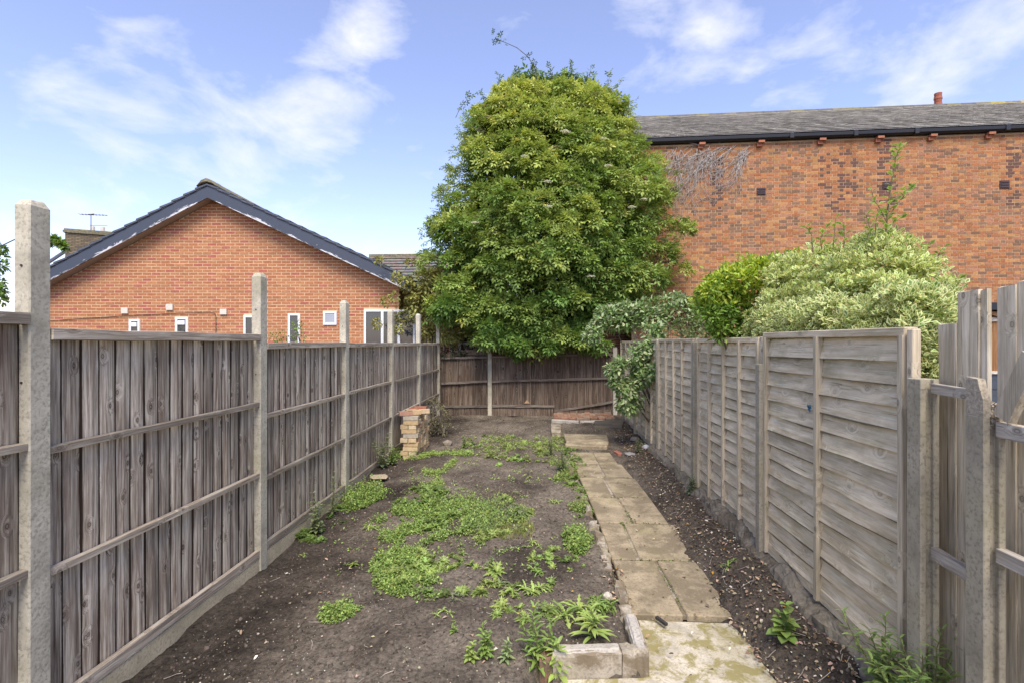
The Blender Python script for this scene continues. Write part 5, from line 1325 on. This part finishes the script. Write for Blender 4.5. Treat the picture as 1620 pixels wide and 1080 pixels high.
    run([P(955,505,8.9), P(940,525,8.8), P(935,545,8.8)], 14, .06, .12, .05)
    run([P(1035,525,8.6), P(1020,560,8.5), P(1008,600,8.4), P(990,640,8.4)], 52, .10, .19, .10)
    run([P(1030,545,8.4), P(985,578,8.3), P(965,582,8.3)], 20, .07, .14, .06); run([P(1010,600,8.4), P(985,612,8.3), P(972,606,8.3)], 12, .06, .11, .05); run([P(1045,575,8.0), P(1030,600,8.0)], 10, .07, .12, .05)
    T3, F3 = six_leaf(.48, .12, .1)
    def ce(pos, n, ci):
        c = jit((.20, .30, .10), n, .18); h = rng.random(n) < .35; c[h] = jit((.44, .50, .27), h.sum(), .14); return c
    bush('silvery_shrub', 'pale grey-green evergreen arching down over the far end of the slatted fence', 'shrub', (2.15, 8.9, -.05), cl, 46, T3, F3, .085, None, c1f=ce, droop=.25, stem_r=.022)
    cl = [(p.x, p.y, p.z, random.uniform(.08, .17)) for p in [P(random.uniform(1068, 1112), random.uniform(480, 520), random.uniform(8.7, 9.2)) for _ in range(26)]]
    T4, F4 = six_leaf(.25, .15, .03)
    bush('red_leaved_maple', 'small shrub with feathery reddish-brown leaves behind the fence between the pale and green shrubs', 'shrub', (2.9, 9.2, -.05), cl, 90, T4, F4, .06, (.26, .12, .075), droop=.4)
    cl = [(p.x, p.y, p.z, random.uniform(.1, .2)) for p in [P(random.uniform(1070, 1125), random.uniform(505, 545), random.uniform(7.8, 8.3)) for _ in range(16)]]
    bush('olive_shrub', 'dull green leaves just above the slatted fence under the reddish shrub', 'shrub', (2.75, 8.2, -.05), cl, 60, T3, F3, .05, (.14, .18, .06))
    # yellowish shrub between the gabled house and the elder
    cl = []
    for _ in range(90):
        px = random.triangular(622, 745, 700); top = np.interp(px, [620, 650, 690, 740], [452, 432, 425, 430]); py = random.uniform(top+6, np.interp(px, [620, 660, 740], [500, 528, 540])); p = P(px, py, random.uniform(12.6, 13.3)); cl.append((p.x, p.y, p.z, random.uniform(.14, .28)))
    for px, py in [(612,478),(625,470),(603,415),(628,440),(650,418),(640,447),(598,512),(630,520)]:
        p = P(px, py, 12.45); cl.append((p.x, p.y, p.z, .13))
    bush('climbing_shrub', 'yellow-green shrub scrambling behind the far posts left of the elder', 'shrub', (-3.1, 12.8, -.2), cl, 62, T3, F3, .10, (.36, .36, .11), var=.25, droop=.2)
    cl = [(p.x, p.y, p.z, .1) for p in [P(x, y, 7.6) for x, y in [(444,533),(452,531),(461,530),(470,525),(468,515),(466,520),(437,535),(473,534)]]]
    bush('ivy_sprig', 'small bright sprig of leaves rising above the left fence in front of a narrow window', 'plant', (-3.2, 7.4, -.2), cl, 22, T3, F3, .045, (.17, .27, .05))
    # tree sliver and twig at the far left
    cl = []
    for _ in range(60):
        p = P(random.uniform(-140, -26), random.uniform(375, 520), random.uniform(9, 10.5)); cl.append((p.x, p.y, p.z, random.uniform(.15, .3)))
    for _ in range(10): p = P(random.uniform(-6, 1), random.uniform(372, 480), 9.2); cl.append((p.x, p.y, p.z, .1))
    for k in range(8): p = P(72+k*4.2, 378+abs(k-3)*3.2, 9.0); cl.append((p.x, p.y, p.z, .035))
    bush('leafy_tree', 'leafy green tree just inside the left edge of the picture behind the nearest post', 'tree', (-10.0, 9.2, -.2), cl, 46, T3, F3, .09, (.18, .29, .06), stems=False)
    tt = [o for o in col.objects if o.name.startswith('leafy_tree')][-1]; m = MB(); m.tube([(-10.0, 9.2, -.3), (-10.1, 9.3, 1.5), tuple(P(-60, 450, 9.4))], .09, 7, .05); m.build('trunk', M['bark'], tt)
    m = MB(); m.tube([P(-20, 400, 9.2), P(30, 376, 9.1), P(70, 374, 9.0), P(104, 392, 9.0)], .012, 5, .004); m.build('twig', M['bark'], tt)
    # bare stems of a climber over the left end of the back fence
    m = MB(); random.seed(61)
    for _ in range(34):
        a = P(random.uniform(700, 770), random.uniform(500, 560), 12.9+random.random()*.5); pts = [a]; d = Vector((random.uniform(-.6, .6), 0, random.uniform(-1, 1))).normalized()
        for i in range(6): a = a + d*.16 + Vector((random.uniform(-.04, .04), random.uniform(-.04, .04), random.uniform(-.04, .04))); pts.append(a)
        m.tube(pts, .009, 4, .004)
    for px in (703, 712, 716): m.tube([P(px+random.uniform(-4, 4), y, 12.9) for y in (430, 460, 490, 520, 560)], .014, 5, .012)
    tag(m.build('bare_climber', M['twig']), 'thin bare stems tangled above the left end of the back fence', 'creeper')
    cl = [(p.x, p.y, p.z, .12) for p in [P(random.uniform(699, 738), random.uniform(552, 565), 12.15) for _ in range(9)]]
    bush('dark_ivy', 'dark ivy lying along the top of the back fence in its left corner', 'plant', (-2.2, 12.6, -.02), cl, 40, T3, F3, .06, (.035, .06, .02))
shrubs()

# ------------------------------------------------------------------ weeds
def strip_leaf(mb, base, d, ln, w, c, curl=.6, lob=0, segs=5):
    """one arching leaf with a midrib fold; lob cuts the edge"""
    d = Vector(d).normalized(); s = d.cross(Vector((0, 0, 1))); s = s.normalized() if s.length > .1 else Vector((1, 0, 0)); p = Vector(base); vs_ = []; e = d.copy()
    for i in range(segs+1):
        f = i/segs; ww = w * math.sin(math.pi*min(1, .12+f*.88))**.8 * (1 if not lob else (1 if i % 2 else 1-lob))
        nz = s.cross(e).normalized(); vs_ += [p - s*ww/2 + nz*ww*.18, p, p + s*ww/2 + nz*ww*.18]
        e = (e - Vector((0, 0, curl/segs))).normalized(); p = p + e*ln/segs
    fs = []
    for i in range(segs): a = i*3; fs += [(a, a+1, a+4, a+3), (a+1, a+2, a+5, a+4)]
    mb.add(vs_, fs, c)
def vc(c, v=.2): k = 1+random.uniform(-v, v); return tuple(min(.7, x*k*(1+random.uniform(-.06, .06))) for x in c)
GREEN = (.23, .33, .08); LIME = (.33, .43, .11); DULL = (.21, .25, .12)
def rosette(pos, size, c, n=16, lob=0, up=.7, name='weed', lab='', group=None, w=.22, cat='weed'):
    """a ragged weed: several crowns of toothed leaves close together, some upright"""
    m = MB(); p0 = Vector(pos); crowns = 2 if size < .1 else random.randint(3, 5)
    for q in range(crowns):
        a0 = random.uniform(0, 6.28); rr = size*.75*math.sqrt(random.random())*(q > 0); x = p0.x+rr*math.cos(a0); y = p0.y+rr*math.sin(a0); p = Vector((x, y, float(gh(x, y)) + .004)); sz = size*random.uniform(.5, .85)*(1 if q else 1.1)
        for k in range(max(7, n-4)):
            a = k*2.4+random.random(); u = up*random.uniform(.3, 2.2); l = sz*random.uniform(.35, 1.0)
            strip_leaf(m, p + Vector((0, 0, random.random()*size*.15)), (math.cos(a), math.sin(a), u), l, l*random.uniform(.16, .28), vc(c, .32), random.uniform(.8, 2.2), .62, 9)
    return tag(m.build(name, M['leafg']), lab, cat, group)
def stemweed(pos, h, c, nst=3, lf=.05, lab='', name='weed', spread=.4, w=.3, dens=9, flower=None, lob=0, cat='weed', curl=.8):
    p = Vector(pos); t = thing(name, lab, cat, p); st = MB(); lv = MB(); fl = MB()
    for s in range(nst):
        a = random.uniform(0, 6.28); hh = h*random.uniform(.6, 1.0) if s else h; lean = spread*random.random() if s else spread*.2
        pts = [p + Vector((math.cos(a)*lean*hh*(i/5)**1.3, math.sin(a)*lean*hh*(i/5)**1.3, hh*i/5)) + Vector((random.uniform(-.01, .01), random.uniform(-.01, .01), 0))*min(i, 1) for i in range(6)]
        st.tube(pts, .0035+.006*h, 5, .0015, vc((.16, .17, .06)))
        for i in range(dens):
            f = .12 + .88*i/(dens-1); j = min(4, int(f*5)); q = pts[j].lerp(pts[j+1], f*5-j); b = i*2.4+s; l = lf*(1.25-.65*f)*random.uniform(.8, 1.2)
            for b2 in (b, b+3.1): strip_leaf(lv, q, (math.cos(b2), math.sin(b2), .45+.5*f), l, l*w, vc(c), curl, lob, 4 if not lob else 6)
        if flower:
            for k in range(6): strip_leaf(fl, pts[-1], (math.cos(k), math.sin(k), .8), .012, .01, flower, .2, 0, 2)
    st.build('stem', M['stem'], t); lv.build('leaves', M['leafg'], t)
    if flower: fl.build('flower', M['leafg'], t)
    return t
def mat_patch(name, label, poly_px, n, size, c, h=.05, c_alt=None, lim=None, cat='weeds', tfold=.1, clus=14, w=.6):
    """ground cover inside a ring of pixels on the soil: little clumps of small leaves"""
    pts = [G(x, y) for x, y in poly_px]; X = np.array([p.x for p in pts]); Y = np.array([p.y for p in pts])
    def inside(x, y):
        r = np.zeros(len(x), bool); j = len(X)-1
        for i in range(len(X)):
            with np.errstate(divide='ignore', invalid='ignore'): hit = ((Y[i] > y) != (Y[j] > y)) & (x < (X[j]-X[i])*(y-Y[i])/(Y[j]-Y[i]+1e-12)+X[i])
            r ^= hit; j = i
        return r
    cx = rng.uniform(X.min()-.05, X.max()+.05, n*4); cy = rng.uniform(Y.min()-.05, Y.max()+.05, n*4); ok = inside(cx + .12*vnoise(cx*9, cy*9), cy + .12*vnoise(cy*9, cx*9+4)) & (vnoise(cx*3.2+2, cy*3.2) + .5*vnoise(cx*9, cy*9) > -.02)
    cx = cx[ok][:n]; cy = cy[ok][:n]; n = len(cx)
    if n == 0: return
    k = clus; ci = np.repeat(np.arange(n), k); r = size*1.6*np.sqrt(rng.random(n*k)); a = rng.uniform(0, 6.28, n*k)
    hh = h*(.3+1.6*rng.random(n)**2) ; x = cx[ci]+r*np.cos(a); y = cy[ci]+r*np.sin(a); z = gh(x, y) + hh[ci]*(1-(r/(size*1.7))**2)*rng.random(n*k)**.5 + .003
    ax = np.stack([np.cos(a), np.sin(a), .5*rng.normal(size=n*k)+.35], 1) + .4*rdir(n*k); T, F = six_leaf(w, .1, tfold)
    cc = jit(c, n*k, .2, .05) * (1+.3*(rng.random(n)[ci, None]-.5))
    if c_alt is not None: q = rng.random(n*k) < .25; cc[q] = jit(c_alt, q.sum(), .15)
    V, Fc, C = scatter(T, F, None, np.stack([x, y, z], 1), basis(ax, np.tile((0., 0., 1.), (n*k, 1)) + .5*rdir(n*k)), size*rng.uniform(.6, 1.2, n*k), cc)
    tag(put(name, npmesh(name, V, Fc, C, M['leafg'])), label, cat, kind='stuff')
def grass(name, label, cpx, rad, n, h, c, kind='stuff'):
    g = G(*cpx); m = MB()
    for _ in range(n):
        a = random.uniform(0, 6.28); r = rad*math.sqrt(random.random()); x = g.x+r*math.cos(a); y = g.y+r*math.sin(a); b = random.uniform(0, 6.28); hh = h*random.uniform(.4, 1.1); p = Vector((x, y, float(gh(x, y)))); s = Vector((math.sin(b), -math.cos(b), 0))*.0016; d = Vector((math.cos(b), math.sin(b), 0))*random.uniform(.1, .8)
        q1 = p + Vector((0,0,hh*.55)) + d*hh*.3; q2 = p + Vector((0,0,hh*.85)) + d*hh; m.add([p-s, p+s, q1+s, q1-s, q2], [(0,1,2,3),(3,2,4)], vc(c, .25))
    tag(m.build(name, M['leaf']), label, 'grass', kind=kind)
def weeds():
    random.seed(90)
    mat_patch('scattered_seedlings', 'loose scatter of small weeds over the middle of the bed', [(540,770),(760,740),(870,770),(880,900),(800,960),(560,950),(510,880)], 150, .024, GREEN, .05, LIME, clus=9)
    mat_patch('scattered_seedlings', 'loose scatter of small weeds over the far part of the bed', [(640,760),(720,690),(900,690),(930,800),(760,800)], 130, .026, LIME, .05, GREEN, clus=9)
    mat_patch('scattered_seedlings', 'frilly weeds spreading right of the main green mat', [(690,800),(780,790),(830,820),(820,850),(740,850),(700,840)], 150, .026, GREEN, .10, LIME, clus=12)
    mat_patch('chickweed_mat', 'sprawling bright green mat of low weeds across the middle of the bare bed', [(592,800),(640,780),(690,775),(735,788),(775,800),(770,835),(730,850),(690,862),(660,880),(640,905),(605,915),(590,900),(600,870),(612,845),(600,825)], 1178, 0.022, GREEN, .07, LIME)
    mat_patch('chickweed_mat', 'paler leafy weeds at the near end of the green mat', [(596,905),(640,890),(690,905),(720,925),(760,930),(762,942),(715,945),(660,950),(628,945),(600,925)], 437, 0.022, GREEN, .06, LIME)
    mat_patch('chickweed_mat', 'low lime-green weed carpet on the soil right of the brick stack', [(655,722),(690,716),(742,712),(745,722),(715,735),(700,750),(672,752),(668,735)], 361, 0.023, LIME, .05, GREEN)
    mat_patch('chickweed_mat', 'small oval patch of weeds in the soil below the carpet by the bricks', [(660,768),(690,760),(720,768),(700,780),(668,778)], 114, 0.021, LIME, .05, GREEN)
    mat_patch('seedling_drift', 'thin drift of seedlings across the bed near the back fence', [(760,695),(800,690),(850,695),(890,690),(915,715),(910,745),(880,745),(840,722),(800,724),(765,718)], 399, 0.022, LIME, .07, (.25,.28,.08))
    mat_patch('seedling_drift', 'scattered small weeds along the bed edge beside the path', [(880,735),(925,740),(932,790),(940,820),(905,815),(885,775)], 247, 0.022, GREEN, .07, (.26,.27,.07))
    mat_patch('seedling_drift', 'dull green weeds to the right of the main mat', [(730,800),(800,790),(835,810),(830,845),(780,850),(740,840)], 285, 0.020, DULL, .07, GREEN)
    grass('grass_patch', 'yellowish tuft of fine grass at the right end of the weed mat', (808, 838), .24, 700, .07, (.30, .32, .09))
    grass('grass_patch', 'sparse straw-coloured grass in the middle of the bed', (800, 800), .5, 150, .14, (.33, .30, .15))
    grass('grass_patch', 'thin grass beside the far stretch of the kerb', (915, 752), .16, 160, .11, (.28, .31, .1))
    def sprigs(name, label, poly_px, n, size, c):
        pts = [G(x, y) for x, y in poly_px]; X = np.array([p.x for p in pts]); Y = np.array([p.y for p in pts]); cx = []; cy = []
        while len(cx) < n:                    # points inside the ring, thinning out unevenly
            x = rng.uniform(X.min(), X.max()); y = rng.uniform(Y.min(), Y.max()); ins = False; j = len(X)-1
            for i in range(len(X)):
                if (Y[i] > y) != (Y[j] > y) and x < (X[j]-X[i])*(y-Y[i])/(Y[j]-Y[i])+X[i]: ins = not ins
                j = i
            if ins and rng.random() < .35 + 2.2*float(vnoise(x*5+1, y*5)): cx.append(x); cy.append(y)
        cx = np.array(cx); cy = np.array(cy); P_ = []
        for v in range(3):                    # three shapes of sprig, each a fan of toothed leaves
            Ts = []; Fs = []; k = 0
            for q in range(9):
                T0, F0 = six_leaf(.3, .35, .06); a = q*2.4+v; up = (.25, .8, 1.6)[q % 3]; d = np.array((math.cos(a), math.sin(a), up)); ln = (1.0, .8, .9)[q % 3]; Bm = basis(d[None], np.array([(0, 0, 1.)])+.01)[0]
                for g0, g1 in ((0, 1), (.35, .45), (.35, -.45), (.6, .4), (.6, -.4)):
                    if g1 in (0, 1): A = T0*ln; 
                    else:
                        ca, sa = math.cos(g1*2.2), math.sin(g1*2.2); A = T0*ln*.34; A = np.stack([A[:,0]*ca-A[:,1]*sa, A[:,0]*sa+A[:,1]*ca + g0*ln, A[:,2]], 1)
                    Ts.append(A @ Bm.T); Fs.append(F0+k); k += len(T0)
            sel = rng.random(len(cx)) < (1, .5, .4)[v]; m_ = int(sel.sum())
            if m_ == 0: continue
            x = cx[sel]; y = cy[sel]; b = rng.uniform(0, 6.28, m_); Rm = basis(np.stack([np.cos(b), np.sin(b), .1*rng.normal(size=m_)], 1), np.stack([.15*rng.normal(size=m_), .15*rng.normal(size=m_), np.ones(m_)], 1))
            P_.append(scatter(np.concatenate(Ts), np.concatenate(Fs), None, np.stack([x, y, gh(x, y)], 1), Rm, size*rng.gamma(5, .2, m_), jit(c, m_, .28, .05)))
        V, Fc, C = joinnp(P_); tag(put(name, npmesh(name, V, Fc, C, M['leafg'])), label, 'weeds', kind='stuff')
    for nm, lab, poly, n_, cc in (
        ('tall_weeds', 'taller feathery weeds standing up through the left half of the green mat', [(625,775),(700,770),(720,820),(650,870),(610,850)], 240, GREEN),
        ('tall_weeds', 'taller feathery weeds at the right half of the green mat', [(700,790),(790,785),(850,810),(840,850),(760,860),(710,840)], 200, LIME),
        ('tall_weeds', 'scruffy weeds along the foot of the left fence', [(470,850),(510,815),(545,790),(600,765),(610,785),(560,812),(500,862)], 110, GREEN),
        ('tall_weeds', 'scruffy weeds along the bed edge beside the far paving', [(870,700),(905,695),(935,760),(945,830),(925,835),(900,770)], 150, GREEN),
        ('tall_weeds', 'ragged small weeds scattered over the near right of the bed', [(700,880),(900,860),(960,930),(980,1000),(880,1000),(740,960)], 70, LIME),
        ('tall_weeds', 'ragged weeds at the near end of the green mat', [(600,880),(650,870),(760,915),(765,945),(640,950),(595,920)], 130, LIME),
        ('tall_weeds', 'feathery weeds across the back of the bed', [(730,690),(850,685),(880,735),(800,740),(740,720)], 120, LIME)):
        sprigs(nm, lab, poly, int(n_*.85), .046, tuple(x*.85 for x in cc))
    # leafy clumps one can tell apart
    mat_patch('weed', 'rounded green weed clump against the left fence below the third concrete post', [(545,785),(575,770),(600,772),(612,790),(590,806),(555,808)], 285, 0.025, GREEN, .16, LIME); 
    mat_patch('weed', 'green weeds growing at the foot of the brick stack', [(600,715),(645,705),(672,722),(655,735),(610,738)], 171, 0.026, GREEN, .12, LIME)
    mat_patch('weed', 'bushy green weed at the kerb halfway along the path', [(890,850),(918,838),(935,858),(930,885),(908,888),(893,872)], 180, 0.026, GREEN, .10, LIME)
    mat_patch('weed', 'low leafy weed alone on bare soil at the lower left of the bed', [(515,965),(545,950),(580,958),(590,972),(565,980),(535,978)], 114, 0.022, GREEN, .05, LIME)
    mat_patch('weed', 'green weed on the kerb edge above the bushy one', [(912,800),(928,790),(938,815),(930,832),(915,825)], 85, 0.023, GREEN, .1, LIME)
    R_ = lambda px, py, s, c, lab, **k: rosette(G(px, py), s, c, lab=lab, **k)
    R_(588, 835, .13, LIME, 'pale broad-leaved rosette at the left end of the weed mat', lob=.4, n=14)
    R_(632, 855, .16, GREEN, 'toothed dandelion-like rosette within the weed mat', lob=.5, n=16)
    R_(725, 945, .12, DULL, 'flat dark rosette just below the near end of the mat', lob=.3, n=10)
    R_(700, 968, .10, LIME, 'small lime rosette of two or three leaves low in the middle of the bed', n=6)
    R_(558, 893, .10, LIME, 'small pale rosette left of the mat on bare soil', n=7)
    R_(850, 905, .12, GREEN, 'leafy rosette left of the bushy kerb weed, upper one of a pair', n=14, lob=.3)
    R_(832, 935, .15, LIME, 'lobed pale green rosette, lower one of a pair right of the mat', n=16, lob=.5)
    R_(790, 925, .11, DULL, 'small dusty rosette between the mat and the pair of rosettes', n=10, lob=.3)
    R_(915, 970, .21, LIME, 'large bright lobed rosette inside the kerb corner', n=20, lob=.45, up=.9)
    R_(968, 960, .14, GREEN, 'broad-leaved weed leaning on the kerb beside the path', n=12, up=.8)
    R_(730, 870, .09, GREEN, 'tiny green weed right of the mat on bare soil', n=8)
    R_(727, 886, .10, GREEN, 'dark small weed just below the tiny one', n=9)
    R_(880, 795, .12, LIME, 'pale weed with pointed leaves near the bed centre right', n=9, lob=.2)
    R_(842, 862, .11, LIME, 'twin-leafed pale weed between mat and kerb', n=8)
    R_(1145, 898, .10, GREEN, 'little green weed on the soil right of the path slabs', n=8)
    R_(478, 880, .08, LIME, 'small weed on dark soil near the left fence', n=8)
    R_(870, 985, .06, GREEN, 'tiny seedling in front of the bright lobed rosette', n=6)
    R_(648, 745, .1, GREEN, 'weed tuft in front of the yellowish mortar crust', n=9) 
    stemweed(G(937, 1010), .20, LIME, 2, .12, 'narrow-leaved upright weed beside the kerb corner', w=.2, dens=9, spread=.2)
    stemweed(G(852, 1068), .40, GREEN, 4, .085, 'tall sow thistle with one yellow bud at the bottom of the bed', w=.28, dens=11, spread=.5, flower=(.65, .5, .03), lob=.35)
    stemweed(G(768, 1040), .20, GREEN, 4, .05, 'greyish leafy weed left of the tall yellow-budded one', w=.45, dens=8)
    stemweed(G(885, 1078), .22, LIME, 3, .09, 'bright leafy weed at the lower edge of the picture by the kerb', w=.35, dens=8)
    stemweed(G(718, 1000), .07, GREEN, 2, .03, 'stubby seedling alone on soil at the lower middle', w=.4, dens=5)
    stemweed(Vector((1.50, 3.22, float(gh(1.50, 3.22)))), .22, GREEN, 3, .085, 'knee-high seedling with heart-shaped leaves right of the mossy concrete', w=.75, dens=5)
    for x, y, h, lab in ((1.70, 2.60, .42, 'tall narrow-leaved weed against the foot of the slatted fence, leftmost of the corner clump'), (1.78, 2.44, .46, 'tall narrow-leaved weed in front of the first low concrete post'), (1.66, 2.40, .32, 'bushy willowherb at the bottom right in front of the others')):
        stemweed(Vector((x, y, float(gh(x, y)))), h, (.19, .27, .075), 6, .085, lab, w=.22, dens=13, spread=.55)
    stemweed(Vector((1.60, 2.38, -.0)), .2, LIME, 6, .06, 'low fresh green weed at the bottom edge right of the mossy concrete', w=.3, dens=9, spread=.8)
    R_(985, 950, .12, LIME, 'ragged weed on the kerb edge nearest the paved path', n=14, up=1)
    R_(945, 955, .13, GREEN, 'toothed weed just inside the kerb, right of the large bright one', n=14)
    R_(930, 985, .09, DULL, 'small ragged weed in the kerb corner', n=12)
    R_(665, 905, .12, LIME, 'pale toothed weed rising out of the near end of the green mat', n=14, up=1.2)
    R_(690, 825, .15, GREEN, 'leafy tall clump rising in the middle of the green mat', n=16, up=1.4)
    R_(760, 815, .12, LIME, 'light green leafy clump at the right of the green mat', n=14, up=1.3)
    R_(905, 740, .12, LIME, 'leafy weed on the bed edge beside the far paving slabs', n=14, up=1.2)
    R_(915, 775, .12, GREEN, 'leafy weed on the bed edge beside the middle paving slabs', n=14, up=1.2)
    R_(820, 925, .08, DULL, 'dusty little weed left of the pale lobed one', n=10)
    stemweed(G(800, 1045), .12, (.30,.38,.16), 3, .05, 'low pale weed beside the greyish leafy one at the bottom', w=.4, dens=7, lob=.3)
    stemweed(G(745, 1045), .10, LIME, 3, .045, 'small round-leaved weed left of the greyish leafy one at the bottom', w=.5, dens=6)
    stemweed(G(775, 900), .10, DULL, 3, .04, 'wiry seedling right of the weed mat', w=.4, dens=6)
    # along the left fence and near the bricks
    stemweed(G(500, 845), .42, DULL, 5, .07, 'straggly weed climbing the left fence between second and third posts', w=.5, dens=8, spread=.6, name='tall_weed')
    stemweed(G(525, 815), .50, DULL, 4, .06, 'thin tall weed with tiny yellow flowers against the left fence', w=.35, dens=7, spread=.4, flower=(.5, .42, .05), name='tall_weed')
    stemweed(G(605, 740), .50, DULL, 6, .08, 'dusty bush of weeds left of the brick stack', w=.5, dens=8, spread=.7, name='tall_weed')
    stemweed(G(620, 735), .35, GREEN, 5, .07, 'fresh green weed squeezed between fence and brick stack', w=.5, dens=8, spread=.5, name='tall_weed')
    stemweed(G(890, 745), .38, DULL, 7, .06, 'grey-green straggling plant on the bed edge near the far step', w=.35, dens=10, spread=.9, name='tall_weed')
    stemweed(G(872, 720), .30, DULL, 5, .06, 'dusty plant at the bed edge left of the thick step slab', w=.35, dens=9, spread=.8, name='tall_weed')
    stemweed(G(1010, 715), .2, DULL, 5, .05, 'low weed among rubble by the far slatted fence', w=.5, dens=7, spread=.8)
    stemweed(Vector((1.70, 5.9, .03)), .26, DULL, 4, .06, 'weed at the foot of the slatted fence beside the second post', w=.5, dens=7, spread=.5)
    stemweed(G(735, 708), .2, GREEN, 6, .05, 'small green weed right of the dry bush near the back', w=.5, dens=7, spread=.8)
    # dry bush beyond the brick stack
    cl = []
    for _ in range(36):
        p = P(random.triangular(672, 712, 692), random.uniform(632, 696), random.uniform(9.4, 10.1)); cl.append((p.x, p.y, max(p.z, .08), random.uniform(.05, .11)))
    T3, F3 = six_leaf(.5, .12, .1)
    bush('dry_bush', 'brownish half-dry bush beyond the brick stack by the left fence', 'bush', (-1.95, 9.7, .0), cl, 40, T3, F3, .042, (.20, .18, .10), var=.35, stem_r=.008, stemmat='twig')
    # moss and seedlings in the path joints
    m = []
    T, F = six_leaf(.6, .1, .1); X = []; Y = []
    for s, y0, y1 in ((1.02, 3.7, 4.4), (.86, 5.1, 5.3), (.97, 5.3, 5.6)):
        for _ in range(70): yy = random.uniform(y0, y1); X.append(s+float(drift(yy))+random.uniform(-.02, .02)); Y.append(yy)
    for y in (4.5, 5.28, 6.02, 6.78):
        for _ in range(60): X.append(random.choice((random.uniform(.65, 1.3), random.gauss(.9, .05), random.gauss(1.1, .04)))); Y.append(y+random.uniform(-.012, .012))
    n = len(X); pos = np.array([(x, y, pz(x, y)-.004) for x, y in zip(X, Y)]); ax = rdir(n)+np.array((0,0,.5))
    V, Fc, C = scatter(T, F, None, pos, basis(ax, rdir(n)+np.array((0,0,1))), rng.uniform(.01, .022, n), jit((.15,.2,.045), n, .2))
    tag(put('joint_moss', npmesh('joint_moss', V, Fc, C, M['leafg'])), 'specks of green growing in the joints of the path', 'moss', kind='stuff')
weeds()
